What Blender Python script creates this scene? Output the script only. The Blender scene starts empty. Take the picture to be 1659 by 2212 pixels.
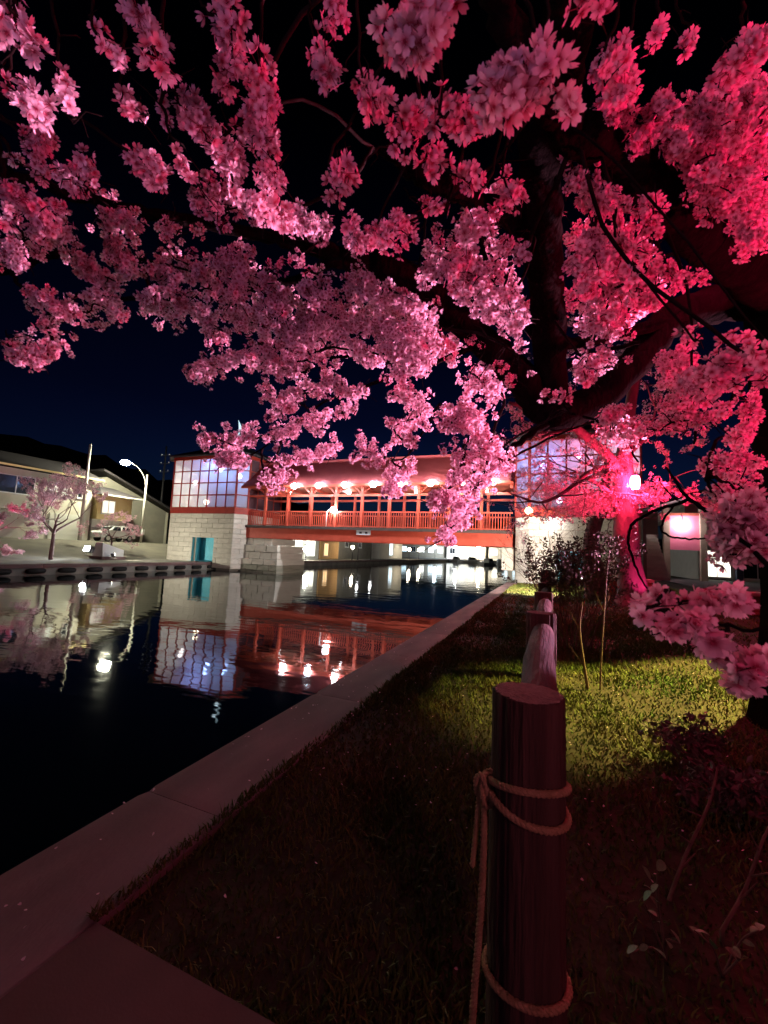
import bpy, math, random
import numpy as np
from mathutils import Vector, Matrix
R = math.radians
scene = bpy.context.scene
col = scene.collection
random.seed(7)
rng = np.random.default_rng(11)

# ---------------------------------------------------------------- camera
FPX, YAW, PITCH, ROLL = 886.6, R(21.985), R(5.426), R(2.523)
EYE = Vector((0, 0, 1.55))
_f = Vector((-math.sin(YAW) * math.cos(PITCH), math.cos(YAW) * math.cos(PITCH), math.sin(PITCH)))
_r0 = Vector((math.cos(YAW), math.sin(YAW), 0))
_u0 = _r0.cross(_f)
_r = math.cos(ROLL) * _r0 + math.sin(ROLL) * _u0
_u = -math.sin(ROLL) * _r0 + math.cos(ROLL) * _u0
cam_d = bpy.data.cameras.new('camera')
cam = bpy.data.objects.new('camera', cam_d)
col.objects.link(cam)
m = Matrix.Identity(4)
for i in range(3):
    m[i][0], m[i][1], m[i][2], m[i][3] = _r[i], _u[i], -_f[i], EYE[i]
cam.matrix_world = m
cam_d.sensor_width = 36
cam_d.sensor_fit = 'HORIZONTAL'
cam_d.lens = 36 * FPX / 1659
cam_d.clip_start = 0.02
cam_d.clip_end = 3000
cam_d.dof.use_dof = True
cam_d.dof.focus_distance = 9.0
cam_d.dof.aperture_fstop = 8.0
scene.camera = cam

# ---------------------------------------------------------------- sky, moonlight, exposure
world = bpy.data.worlds.new('World')
scene.world = world
world.use_nodes = True
nt = world.node_tree
bg = nt.nodes['Background']
sky = nt.nodes.new('ShaderNodeTexSky')
sky.sky_type = 'NISHITA'
sky.sun_disc = False
sky.sun_elevation = R(-3.2)
sky.sun_rotation = R(-14)
sky.ozone_density = 5.0
sky.air_density = 1.2
sky.dust_density = 0.3
geo = nt.nodes.new('ShaderNodeTexCoord')
sep = nt.nodes.new('ShaderNodeSeparateXYZ')
nt.links.new(geo.outputs['Generated'], sep.inputs[0])
zr = nt.nodes.new('ShaderNodeValToRGB')
zr.color_ramp.elements[0].position = 0.0
zr.color_ramp.elements[0].color = (0.8, 1.7, 1.9, 1)
zr.color_ramp.elements[1].position = 0.75
zr.color_ramp.elements[1].color = (0.06, 0.06, 0.06, 1)
e_ = zr.color_ramp.elements.new(0.3)
e_.color = (0.35, 0.5, 0.65, 1)
nt.links.new(sep.outputs['Z'], zr.inputs[0])
mu_ = nt.nodes.new('ShaderNodeMix')
mu_.data_type = 'RGBA'
mu_.blend_type = 'MULTIPLY'
mu_.inputs[0].default_value = 1.0
nt.links.new(sky.outputs[0], mu_.inputs[6])
nt.links.new(zr.outputs[0], mu_.inputs[7])
nt.links.new(mu_.outputs[2], bg.inputs[0])
bg.inputs[1].default_value = 0.065
moon_d = bpy.data.lights.new('moonlight', 'SUN')
moon_d.energy = 0.004
moon_d.angle = R(0.5)
moon_d.color = (0.7, 0.8, 1.0)
moon = bpy.data.objects.new('moonlight', moon_d)
moon.rotation_euler = (R(50), 0, R(-60))
col.objects.link(moon)
vs = scene.view_settings
vs.view_transform = 'Standard'
vs.look = 'None'
vs.exposure = 1.0
vs.gamma = 1.0
scene.render.engine = 'CYCLES'
cy = scene.cycles
cy.use_denoising = True
cy.max_bounces = 6
cy.diffuse_bounces = 2
cy.glossy_bounces = 3
cy.transmission_bounces = 4
cy.transparent_max_bounces = 12
cy.sample_clamp_indirect = 6
cy.caustics_reflective = False
cy.caustics_refractive = False


# ---------------------------------------------------------------- helpers
def P(x, y, d):
    """world point seen in direction (x, y) of the 1659 px wide picture at forward depth d"""
    return EYE + d * (_f + _r * ((x - 829.5) / FPX) - _u * ((y - 1106) / FPX))


def smooth(a, b, x):
    t = min(1.0, max(0.0, (x - a) / (b - a)))
    return t * t * (3 - 2 * t)


class MB:
    def __init__(self):
        self.v, self.f, self.mi = [], [], []

    def add(self, v, f, mi=0):
        o = len(self.v)
        self.v += [tuple(p) for p in v]
        self.f += [tuple(i + o for i in q) for q in f]
        self.mi += [mi] * len(f)
        return self

    def box(self, c, s, rz=0.0, mi=0):
        hx, hy, hz = s[0] / 2, s[1] / 2, s[2] / 2
        ca, sa = math.cos(rz), math.sin(rz)
        v = []
        for dx, dy, dz in ((-1, -1, -1), (1, -1, -1), (1, 1, -1), (-1, 1, -1), (-1, -1, 1), (1, -1, 1), (1, 1, 1), (-1, 1, 1)):
            x, y = dx * hx, dy * hy
            v.append((c[0] + x * ca - y * sa, c[1] + x * sa + y * ca, c[2] + dz * hz))
        return self.add(v, [(0, 3, 2, 1), (4, 5, 6, 7), (0, 1, 5, 4), (1, 2, 6, 5), (2, 3, 7, 6), (3, 0, 4, 7)], mi)

    def bx(self, x0, x1, y0, y1, z0, z1, mi=0):
        return self.box(((x0 + x1) / 2, (y0 + y1) / 2, (z0 + z1) / 2), (x1 - x0, y1 - y0, z1 - z0), 0, mi)

    def bar(self, a, b, w, h=None):
        """square bar between two points"""
        a, b = Vector(a), Vector(b)
        d = (b - a).normalized()
        s = d.cross(Vector((0, 0, 1)))
        s = Vector((1, 0, 0)) if s.length < 1e-4 else s.normalized()
        t = s.cross(d)
        h = h or w
        v = []
        for p in (a, b):
            for i, j in ((-1, -1), (1, -1), (1, 1), (-1, 1)):
                v.append(p + s * (i * w / 2) + t * (j * h / 2))
        return self.add(v, [(3, 2, 1, 0), (4, 5, 6, 7), (0, 1, 5, 4), (1, 2, 6, 5), (2, 3, 7, 6), (3, 0, 4, 7)])

    def tube(self, pts, rad, n=8, mi=0, cap=True):
        pts = [Vector(p) for p in pts]
        if not isinstance(rad, (list, tuple)):
            rad = [rad] * len(pts)
        o = len(self.v)
        ref = None
        for i, p in enumerate(pts):
            d = (pts[min(i + 1, len(pts) - 1)] - pts[max(i - 1, 0)])
            d = d.normalized() if d.length > 1e-9 else Vector((0, 0, 1))
            if ref is None:
                ref = d.orthogonal().normalized()
            ref = (ref - d * ref.dot(d))
            ref = ref.normalized() if ref.length > 1e-6 else d.orthogonal().normalized()
            b = d.cross(ref)
            for k in range(n):
                a = 2 * math.pi * k / n
                self.v.append(tuple(p + (ref * math.cos(a) + b * math.sin(a)) * rad[i]))
        for i in range(len(pts) - 1):
            for k in range(n):
                k2 = (k + 1) % n
                self.f.append((o + i * n + k, o + i * n + k2, o + (i + 1) * n + k2, o + (i + 1) * n + k))
                self.mi.append(mi)
        if cap:
            self.f.append(tuple(o + k for k in range(n))[::-1])
            e = o + (len(pts) - 1) * n
            self.f.append(tuple(e + k for k in range(n)))
            self.mi += [mi, mi]
        return self

    def lathe(self, c, prof, n=16, mi=0):
        o = len(self.v)
        for r, z in prof:
            for k in range(n):
                a = 2 * math.pi * k / n
                self.v.append((c[0] + r * math.cos(a), c[1] + r * math.sin(a), c[2] + z))
        for i in range(len(prof) - 1):
            for k in range(n):
                k2 = (k + 1) % n
                self.f.append((o + i * n + k, o + i * n + k2, o + (i + 1) * n + k2, o + (i + 1) * n + k))
                self.mi.append(mi)
        self.f.append(tuple(o + k for k in range(n))[::-1])
        e = o + (len(prof) - 1) * n
        self.f.append(tuple(e + k for k in range(n)))
        self.mi += [mi, mi]
        return self

    def sphere(self, c, r, n=16, k=9, sz=1.0, mi=0):
        return self.lathe(c, [(max(1e-4, r * math.sin(math.pi * i / k)), -r * sz * math.cos(math.pi * i / k)) for i in range(k + 1)], n, mi)

    def prism(self, poly, z0, z1, mi=0):
        n = len(poly)
        v = [(x, y, z0) for x, y in poly] + [(x, y, z1) for x, y in poly]
        return self.add(v, [tuple(range(n))[::-1], tuple(range(n, 2 * n))] + [(i, (i + 1) % n, n + (i + 1) % n, n + i) for i in range(n)], mi)

    def mesh(self, name, mats, smooth_=False):
        me = bpy.data.meshes.new(name)
        me.from_pydata(self.v, [], self.f)
        for mm in (mats if isinstance(mats, (list, tuple)) else [mats]):
            me.materials.append(mm)
        if any(self.mi):
            me.polygons.foreach_set('material_index', self.mi)
        if smooth_:
            me.polygons.foreach_set('use_smooth', [True] * len(me.polygons))
        me.update()
        return me

    def build(self, name, mats, parent=None, smooth_=False):
        return link(name, self.mesh(name, mats, smooth_), parent)


def link(name, me, parent=None, loc=(0, 0, 0), rot=(0, 0, 0), scale=(1, 1, 1)):
    o = bpy.data.objects.new(name, me)
    col.objects.link(o)
    o.location, o.rotation_euler, o.scale = loc, rot, scale
    if parent is not None:
        o.parent = parent
    return o


def tag(o, label=None, cat=None, group=None, kind=None):
    for k, v in (('label', label), ('category', cat), ('group', group), ('kind', kind)):
        if v:
            o[k] = v
    return o


def thing(name, label, cat, group=None):
    return tag(link(name, None), label, cat, group)


def rebase(root, base):
    """parts were built in world coordinates: move the Empty to the thing's base"""
    base = Vector(base)
    root.location = base
    for ch in root.children:
        ch.location = ch.location - base


def place(root, loc, rz=0.0):
    root.location = loc
    root.rotation_euler = (0, 0, rz)


def copy_tree(o, parent=None):
    c = o.copy()
    col.objects.link(c)
    c.parent = parent
    for ch in list(o.children):
        copy_tree(ch, c)
    return c


# ---------------------------------------------------------------- materials
def mat(name, c, c2=None, rough=0.7, scale=4.0, bump=0.0, bscale=None, metal=0.0, detail=4, stretch=None, rnd=0.0, spec=0.4):
    mt = bpy.data.materials.new(name)
    mt.use_nodes = True
    t = mt.node_tree
    b = t.nodes['Principled BSDF']
    b.inputs['Roughness'].default_value = rough
    b.inputs['Metallic'].default_value = metal
    b.inputs['Specular IOR Level'].default_value = spec
    if c2 is None and not bump:
        b.inputs['Base Color'].default_value = (*c, 1)
        return mt
    tc = t.nodes.new('ShaderNodeTexCoord')
    src = tc.outputs['Object']
    if stretch or rnd:
        mp = t.nodes.new('ShaderNodeMapping')
        t.links.new(src, mp.inputs[0])
        if stretch:
            mp.inputs['Scale'].default_value = stretch
        if rnd:
            oi = t.nodes.new('ShaderNodeObjectInfo')
            mu = t.nodes.new('ShaderNodeMath')
            mu.operation = 'MULTIPLY'
            mu.inputs[1].default_value = 50
            t.links.new(oi.outputs['Random'], mu.inputs[0])
            t.links.new(mu.outputs[0], mp.inputs['Location'])
        src = mp.outputs[0]
    nz = t.nodes.new('ShaderNodeTexNoise')
    nz.inputs['Scale'].default_value = scale
    nz.inputs['Detail'].default_value = detail
    t.links.new(src, nz.inputs['Vector'])
    mx = t.nodes.new('ShaderNodeMix')
    mx.data_type = 'RGBA'
    mx.inputs[6].default_value = (*c, 1)
    mx.inputs[7].default_value = (*(c2 or c), 1)
    mr = t.nodes.new('ShaderNodeMapRange')
    mr.inputs[1].default_value, mr.inputs[2].default_value = 0.3, 0.7
    t.links.new(nz.outputs['Fac'], mr.inputs[0])
    t.links.new(mr.outputs[0], mx.inputs[0])
    out = mx.outputs[2]
    if rnd:
        hs = t.nodes.new('ShaderNodeHueSaturation')
        oi = t.nodes.new('ShaderNodeObjectInfo')
        r2 = t.nodes.new('ShaderNodeMapRange')
        r2.inputs[3].default_value, r2.inputs[4].default_value = 1 - rnd, 1 + rnd
        t.links.new(oi.outputs['Random'], r2.inputs[0])
        t.links.new(r2.outputs[0], hs.inputs['Value'])
        t.links.new(out, hs.inputs['Color'])
        out = hs.outputs[0]
    t.links.new(out, b.inputs['Base Color'])
    if bump:
        n2 = t.nodes.new('ShaderNodeTexNoise')
        n2.inputs['Scale'].default_value = bscale or scale * 4
        n2.inputs['Detail'].default_value = 6
        t.links.new(src, n2.inputs['Vector'])
        bp = t.nodes.new('ShaderNodeBump')
        bp.inputs['Strength'].default_value = bump
        bp.inputs['Distance'].default_value = 0.02
        t.links.new(n2.outputs['Fac'], bp.inputs['Height'])
        t.links.new(bp.outputs[0], b.inputs['Normal'])
    return mt


def emit(name, c, s):
    mt = bpy.data.materials.new(name)
    mt.use_nodes = True
    b = mt.node_tree.nodes['Principled BSDF']
    b.inputs['Base Color'].default_value = (0.8, 0.8, 0.8, 1)
    b.inputs['Emission Color'].default_value = (*c, 1)
    b.inputs['Emission Strength'].default_value = s
    return mt


def shader(name, build):
    mt = bpy.data.materials.new(name)
    mt.use_nodes = True
    t = mt.node_tree
    t.nodes.clear()
    o = t.nodes.new('ShaderNodeOutputMaterial')
    t.links.new(build(t), o.inputs[0])
    return mt


def frosted(name, c, clear=0.5, trans=0.55):
    def b(t):
        tl = t.nodes.new('ShaderNodeBsdfTranslucent')
        tl.inputs[0].default_value = (*c, 1)
        tp = t.nodes.new('ShaderNodeBsdfTransparent')
        gl = t.nodes.new('ShaderNodeBsdfGlossy')
        gl.inputs['Roughness'].default_value = 0.1
        m1 = t.nodes.new('ShaderNodeMixShader')
        m1.inputs[0].default_value = clear
        t.links.new(tl.outputs[0], m1.inputs[1])
        t.links.new(tp.outputs[0], m1.inputs[2])
        m2 = t.nodes.new('ShaderNodeMixShader')
        m2.inputs[0].default_value = 0.06
        t.links.new(m1.outputs[0], m2.inputs[1])
        t.links.new(gl.outputs[0], m2.inputs[2])
        return m2.outputs[0]
    return shader(name, b)


def petal_shader(name, tip, base, tr=0.45):
    def b(t):
        at = t.nodes.new('ShaderNodeAttribute')
        at.attribute_name = 'rad'
        rp = t.nodes.new('ShaderNodeValToRGB')
        rp.color_ramp.elements[0].position = 0.12
        rp.color_ramp.elements[0].color = (*base, 1)
        rp.color_ramp.elements[1].position = 0.62
        rp.color_ramp.elements[1].color = (*tip, 1)
        t.links.new(at.outputs['Fac'], rp.inputs[0])
        df = t.nodes.new('ShaderNodeBsdfDiffuse')
        tl = t.nodes.new('ShaderNodeBsdfTranslucent')
        t.links.new(rp.outputs[0], df.inputs[0])
        t.links.new(rp.outputs[0], tl.inputs[0])
        m1 = t.nodes.new('ShaderNodeMixShader')
        m1.inputs[0].default_value = tr
        t.links.new(df.outputs[0], m1.inputs[1])
        t.links.new(tl.outputs[0], m1.inputs[2])
        return m1.outputs[0]
    return shader(name, b)


M = dict(
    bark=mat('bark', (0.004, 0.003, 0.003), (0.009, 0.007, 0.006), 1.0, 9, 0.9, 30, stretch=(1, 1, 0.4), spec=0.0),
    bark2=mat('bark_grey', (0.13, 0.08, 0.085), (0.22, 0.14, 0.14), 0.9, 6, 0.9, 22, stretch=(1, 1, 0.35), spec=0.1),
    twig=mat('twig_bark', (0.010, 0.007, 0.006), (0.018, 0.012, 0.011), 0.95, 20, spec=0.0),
    drytwig=mat('dry_twig', (0.10, 0.06, 0.045), (0.16, 0.10, 0.07), 0.9, 20, spec=0.1),
    petal=petal_shader('cherry_petal', (0.86, 0.60, 0.68), (0.40, 0.06, 0.12)),
    stemgreen=mat('pedicel', (0.16, 0.10, 0.05)),
    grass=mat('grass_blade', (0.06, 0.11, 0.014), (0.13, 0.11, 0.03), 0.8, 1.3, spec=0.15),
    soil=mat('soil', (0.03, 0.024, 0.013), (0.06, 0.045, 0.025), 0.95, 3, 0.6, 20, spec=0.1),
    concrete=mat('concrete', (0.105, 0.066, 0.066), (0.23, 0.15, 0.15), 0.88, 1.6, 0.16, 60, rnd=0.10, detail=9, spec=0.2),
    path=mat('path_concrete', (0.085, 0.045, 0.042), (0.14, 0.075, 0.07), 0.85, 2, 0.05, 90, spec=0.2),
    quaywall=mat('quay_wall', (0.16, 0.16, 0.15), (0.26, 0.25, 0.22), 0.9, 1.5, 0.4, 12),
    asphalt=mat('asphalt', (0.07, 0.07, 0.07), (0.10, 0.10, 0.10), 0.9, 2, 0.2, 60),
    paving=mat('bank_paving', (0.09, 0.085, 0.07), (0.17, 0.155, 0.12), 0.9, 0.7, 0.2, 20),
    stone=mat('tower_stone', (0.50, 0.46, 0.40), (0.62, 0.58, 0.50), 0.85, 2.5, 0.35, 25, rnd=0.10, spec=0.2),
    stonewet=mat('wet_stone', (0.20, 0.20, 0.15), (0.32, 0.30, 0.24), 0.6, 2.5, 0.35, 25, rnd=0.12),
    joint=mat('stone_joint', (0.24, 0.22, 0.19)),
    red=mat('vermilion_paint', (0.50, 0.075, 0.045), (0.60, 0.10, 0.06), 0.45, 2.0, 0.05, 30),
    dred=mat('dark_red_paint', (0.28, 0.025, 0.018), (0.36, 0.035, 0.022), 0.5, 2.0),
    deck=mat('deck_edge', (0.06, 0.045, 0.04), (0.10, 0.07, 0.06), 0.8, 3),
    roof=mat('bridge_roof', (0.44, 0.075, 0.085), (0.52, 0.10, 0.11), 0.6, 1.5, 0.1, 20),
    darkroof=mat('dark_roof', (0.025, 0.022, 0.025), (0.04, 0.035, 0.04), 0.7, 3),
    ceiling=mat('bridge_ceiling', (0.60, 0.16, 0.10), (0.68, 0.20, 0.12), 0.6, 2),
    pane=frosted('tower_pane', (0.86, 0.88, 0.92)),
    duskpane=mat('dusk_pane', (0.10, 0.05, 0.06), None, 0.12),
    clear=frosted('clear_pane', (0.5, 0.5, 0.5), 0.8),
    inwall=mat('tower_interior', (0.42, 0.40, 0.42)),
    cyan=mat('cyan_lining', (0.10, 0.50, 0.62), (0.16, 0.58, 0.70), 0.5, 3),
    sign=mat('sign_plate', (0.62, 0.66, 0.70)),
    ink=mat('sign_ink', (0.04, 0.04, 0.05)),
    metal=mat('lamp_metal', (0.45, 0.47, 0.44), None, 0.45, metal=0.7),
    whitemetal=mat('white_metal', (0.7, 0.72, 0.72), None, 0.5),
    darkmetal=mat('dark_metal', (0.05, 0.05, 0.055), None, 0.5, metal=0.5),
    pole=mat('concrete_pole', (0.42, 0.41, 0.36), (0.5, 0.49, 0.44), 0.8, 4),
    rubber=mat('rubber', (0.012, 0.012, 0.012), None, 0.8),
    log=mat('fence_log', (0.055, 0.032, 0.024), (0.11, 0.062, 0.045), 0.9, 6, 1.0, 22, stretch=(3, 3, 0.25), spec=0.15),
    lograil=mat('rail_log', (0.030, 0.014, 0.011), (0.085, 0.036, 0.028), 0.9, 6, 1.0, 22, stretch=(3, 0.25, 3), spec=0.15),
    logend=mat('log_end_grain', (0.16, 0.09, 0.08), (0.24, 0.14, 0.12), 0.95, 40, 1.0, 90, spec=0.1),
    rope=mat('hemp_rope', (0.36, 0.24, 0.11), (0.48, 0.33, 0.17), 0.95, 30, 0.6, 200, spec=0.1),
    leaf=mat('young_leaf', (0.10, 0.17, 0.06), (0.16, 0.23, 0.10), 0.6, 8),
    dryleaf=mat('dark_leaf', (0.07, 0.05, 0.04), (0.12, 0.08, 0.06), 0.8, 8),
    rock=mat('dark_rock', (0.05, 0.045, 0.035), (0.09, 0.08, 0.06), 0.95, 3, 1.0, 10, spec=0.1),
    beige=mat('beige_wall', (0.46, 0.44, 0.36), (0.52, 0.50, 0.42), 0.9, 1.5),
    yellow=mat('yellow_wall', (0.60, 0.47, 0.22), (0.66, 0.53, 0.27), 0.9, 1.5),
    olive=mat('olive_wall', (0.20, 0.19, 0.16), (0.25, 0.235, 0.19), 0.9, 1.2),
    white=mat('white_wall', (0.66, 0.66, 0.60), (0.72, 0.72, 0.66), 0.85, 1.5),
    shutter=mat('shutter', (0.50, 0.51, 0.45), None, 0.6),
    darkglass=mat('dark_glass', (0.015, 0.02, 0.025), None, 0.08),
    carpaint=mat('car_paint', (0.62, 0.64, 0.63), None, 0.25),
    hill=mat('hill', (0.006, 0.009, 0.007), (0.012, 0.016, 0.010), 0.95, 0.1),
    brick=mat('red_wall', (0.36, 0.09, 0.06), (0.46, 0.13, 0.08), 0.85, 3, 0.3, 30),
    tan=mat('tan_coping', (0.42, 0.34, 0.26), (0.5, 0.42, 0.33), 0.85, 3),
    orange=mat('orange_wall', (0.62, 0.36, 0.14), (0.70, 0.42, 0.18), 0.8, 2),
    hull=mat('boat_hull', (0.60, 0.64, 0.66), (0.68, 0.72, 0.74), 0.4, 2),
    pinkscreen=mat('pink_screen', (0.80, 0.20, 0.32), (0.84, 0.25, 0.38), 0.8, 1),
    navy=mat('navy_paint', (0.05, 0.06, 0.11)),
)


def water_shader(t):
    b = t.nodes.new('ShaderNodeBsdfPrincipled')
    b.inputs['Base Color'].default_value = (0.002, 0.005, 0.007, 1)
    b.inputs['Roughness'].default_value = 0.035
    b.inputs['IOR'].default_value = 1.33
    tc = t.nodes.new('ShaderNodeTexCoord')
    mp = t.nodes.new('ShaderNodeMapping')
    mp.inputs['Scale'].default_value = (0.35, 0.8, 1)
    mp.inputs['Rotation'].default_value = (0, 0, R(-22))
    t.links.new(tc.outputs['Object'], mp.inputs[0])
    h = None
    for sc, st in ((1.2, 0.010), (4.0, 0.0035)):
        n = t.nodes.new('ShaderNodeTexNoise')
        n.inputs['Scale'].default_value = sc
        n.inputs['Detail'].default_value = 2
        t.links.new(mp.outputs[0], n.inputs['Vector'])
        bp = t.nodes.new('ShaderNodeBump')
        bp.inputs['Strength'].default_value = 1.0
        bp.inputs['Distance'].default_value = st
        t.links.new(n.outputs['Fac'], bp.inputs['Height'])
        if h:
            t.links.new(h, bp.inputs['Normal'])
        h = bp.outputs[0]
    t.links.new(h, b.inputs['Normal'])
    return b.outputs[0]


M['water'] = shader('canal_water', water_shader)
UNIT = MB()
_b = 0.03
for s in (0,):
    # bevelled unit block, about 44 triangles
    h = 0.5
    i_ = h - _b
    vv, ff, idx = [], [], {}
    for sx in (-1, 1):
        for sy in (-1, 1):
            for sz in (-1, 1):
                for ax in range(3):
                    p = [sx * i_, sy * i_, sz * i_]
                    p[ax] = (sx, sy, sz)[ax] * h
                    idx[(sx, sy, sz, ax)] = len(vv)
                    vv.append(tuple(p))
    for ax in range(3):
        o1, o2 = (ax + 1) % 3, (ax + 2) % 3
        for s_ in (-1, 1):
            q = []
            for a_, b_ in ((-1, -1), (1, -1), (1, 1), (-1, 1)):
                k = [0, 0, 0]
                k[ax], k[o1], k[o2] = s_, a_, b_
                q.append(idx[(*k, ax)])
            ff.append(tuple(q if s_ > 0 else q[::-1]))
    for ax in range(3):
        o1, o2 = (ax + 1) % 3, (ax + 2) % 3
        for a_ in (-1, 1):
            for b_ in (-1, 1):
                k0, k1 = [0] * 3, [0] * 3
                k0[ax], k0[o1], k0[o2] = -1, a_, b_
                k1[ax], k1[o1], k1[o2] = 1, a_, b_
                q = (idx[(*k0, o1)], idx[(*k1, o1)], idx[(*k1, o2)], idx[(*k0, o2)])
                ff.append(q if a_ * b_ > 0 else q[::-1])
    for sx in (-1, 1):
        for sy in (-1, 1):
            for sz in (-1, 1):
                q = tuple(idx[(sx, sy, sz, ax)] for ax in range(3))
                ff.append(q if sx * sy * sz > 0 else q[::-1])
    UNIT.add(vv, ff)
_unit = {}


def block(name, parent, c, s, mname, rz=0.0):
    """a bevelled box piece sharing one mesh per material"""
    if mname not in _unit:
        _unit[mname] = UNIT.mesh('block_' + mname, M[mname])
    return link(name, _unit[mname], parent, c, (0, 0, rz), s)


# ================================================================ the setting
WZ = -0.55
KX0, KX1 = -2.32, -1.69           # kerb along the canal
QX = -25.5                         # far quay


def gz(x, y):
    z = 0.35 * smooth(0.4, 2.6, x) * smooth(2.0, 7.0, y)
    z += 0.02 * math.sin(1.7 * x + 0.6 * y) * math.sin(1.1 * y) - 0.015
    return z


def grid(xs, ys, zf):
    b = MB()
    nx = len(xs)
    v = [(x, y, zf(x, y)) for y in ys for x in xs]
    f = [(j * nx + i, j * nx + i + 1, (j + 1) * nx + i + 1, (j + 1) * nx + i) for j in range(len(ys) - 1) for i in range(nx - 1)]
    return b.add(v, f)


xs = [KX1 - 0.02] + list(np.linspace(-1.5, 6, 40)) + [8, 11, 15, 22, 35, 60, 110]
ys = [-12, -6, -2] + list(np.linspace(-1, 30, 110)) + [34, 40, 50, 65, 90, 130, 200]
gnd = grid(xs, ys, gz).build('ground', M['soil'], None, True)
tag(gnd, kind='structure')

kerb = tag(link('kerb', None), kind='structure')
MB().bx(KX0 + 0.03, KX1, -8, 160, -2.2, -0.10).build('quay_core', M['quaywall'], kerb)
y = -6.0
k = 0
while y < 26:
    L = 2.0
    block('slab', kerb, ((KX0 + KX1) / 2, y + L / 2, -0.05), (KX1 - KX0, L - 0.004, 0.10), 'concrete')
    y += L
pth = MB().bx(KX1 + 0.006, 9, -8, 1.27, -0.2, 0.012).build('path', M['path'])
tag(pth, kind='structure')

wat = MB()
wat.add([(QX - 0.2, -40, WZ), (KX0 + 0.2, -40, WZ), (KX0 + 0.2, 230, WZ), (QX - 0.2, 230, WZ)], [(0, 1, 2, 3)])
tag(wat.build('water', M['water']), kind='structure')
bed = MB().add([(QX - 0.2, -40, -2.2), (KX0 + 0.2, -40, -2.2), (KX0 + 0.2, 230, -2.2), (QX - 0.2, 230, -2.2)], [(0, 1, 2, 3)])
tag(bed.build('canal_bed', M['soil']), kind='structure')


def bz(x, y):
    return 1.3 * smooth(-29.5, -39, x) * smooth(40, 34, y) + 0.02 if x < -26 else 0.0


xs2 = [-260, -160, -100, -70, -55, -48, -44] + list(np.linspace(-42, -26.0, 24)) + [QX - 0.02]
ys2 = [-60, -30, -10] + list(np.linspace(0, 48, 40)) + [60, 90, 140, 230]
bank = grid(xs2, ys2, bz).build('far_bank', M['paving'], None, True)
tag(bank, kind='structure')
fq = tag(link('far_quay', None), kind='structure')
MB().bx(QX - 0.5, QX, -60, 230, -2.2, -0.16).build('quay_wall', M['quaywall'], fq)
y = 2.0
while y < 120:
    L = 2.4 if y < 60 else 12
    block('coping', fq, (QX - 0.2, y + L / 2, -0.06), (0.62, L - 0.02, 0.2), 'concrete')
    y += L
block('coping', fq, (QX - 0.2, -20, -0.06), (0.62, 43.9, 0.2), 'concrete')

hl = MB()
for (x0, y0, x1, y1, hs) in ((-330, 60, -180, 330, (34, 62, 55, 40, 46, 30)), (-180, 330, 160, 420, (30, 26, 32, 24, 20, 26)), (160, 420, 420, 160, (20, 26, 24, 22))):
    n = 40
    v, f = [], []
    for i in range(n + 1):
        t = i / n
        a = t * (len(hs) - 1)
        j = min(int(a), len(hs) - 2)
        h = hs[j] + (hs[j + 1] - hs[j]) * (a - j) + 1.5 * math.sin(i * 2.3) + random.uniform(-1, 1)
        x, y = x0 + (x1 - x0) * t, y0 + (y1 - y0) * t
        nx_, ny_ = (x, y) if False else (x / math.hypot(x, y), y / math.hypot(x, y))
        v += [(x - nx_ * 55, y - ny_ * 55, -2), (x - nx_ * 20, y - ny_ * 20, h * 0.65), (x, y, h), (x + nx_ * 70, y + ny_ * 70, -2)]
    for i in range(n):
        for q in range(3):
            f.append((i * 4 + q, i * 4 + q + 1, (i + 1) * 4 + q + 1, (i + 1) * 4 + q))
    hl.add(v, f)
tag(hl.build('hills', M['hill'], None, True), kind='structure')
endq = MB().bx(QX - 40, KX0 + 40, 122, 230, -2.2, 0.1)
tag(endq.build('canal_end_ground', M['quaywall']), kind='structure')

# ================================================================ covered bridge
BY = 26.74
BX = [-23.22 + 2.13 * i for i in range(11)]       # column lines, -23.2 .. -1.9
br = thing('covered_bridge', 'long vermilion covered footbridge with gabled roof spanning the canal', 'bridge')
XL, XR = -23.0, -2.1
BW = 3.4
MB().bx(XL, XR, BY, BY + 0.30, 2.14, 2.96).build('girder', M['red'], br)
MB().bx(XL, XR, BY + BW - 0.3, BY + BW, 2.14, 2.96).build('girder', M['red'], br)
MB().bx(XL, XR, BY - 0.12, BY + BW + 0.12, 2.963, 3.16).build('deck', M['deck'], br)
for i in range(12):
    x = XL + 0.6 + i * (XR - XL - 1.2) / 11
    MB().bx(x - 0.1, x + 0.1, BY + 0.302, BY + BW - 0.302, 2.3, 2.9).build('cross_beam', M['dred'], br)
colm = MB().bx(-0.09, 0.09, -0.09, 0.09, 3.163, 6.14).mesh('column', M['red'])
for i in range(1, 10):
    link('column', colm, br, (BX[i], BY + 0.10, 0))
    link('column', colm, br, (BX[i], BY + BW - 0.10, 0))
balm = MB().bx(-0.022, 0.022, -0.022, 0.022, 3.27, 4.24).mesh('baluster', M['red'])
for ry, step in ((BY + 0.10, 0.1775), (BY + BW - 0.10, 0.1775)):
    MB().bx(XL, XR, ry - 0.05, ry + 0.05, 4.243, 4.335).build('handrail', M['red'], br)
    MB().bx(XL, XR, ry - 0.035, ry + 0.035, 3.20, 3.267).build('bottom_rail', M['red'], br)
    for i in range(10):
        for j in range(1, 12):
            x = BX[i] + j * step
            if XL + 0.05 < x < XR - 0.05:
                link('baluster', balm, br, (x, ry, 0))
for ry in (BY + 0.10, BY + BW - 0.10):
    MB().bx(XL, XR, ry - 0.075, ry + 0.075, 5.44, 5.60).build('header_beam', M['red'], br)
    MB().bx(XL, XR, ry - 0.11, ry + 0.11, 6.143, 6.30).build('wall_plate', M['red'], br)
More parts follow.
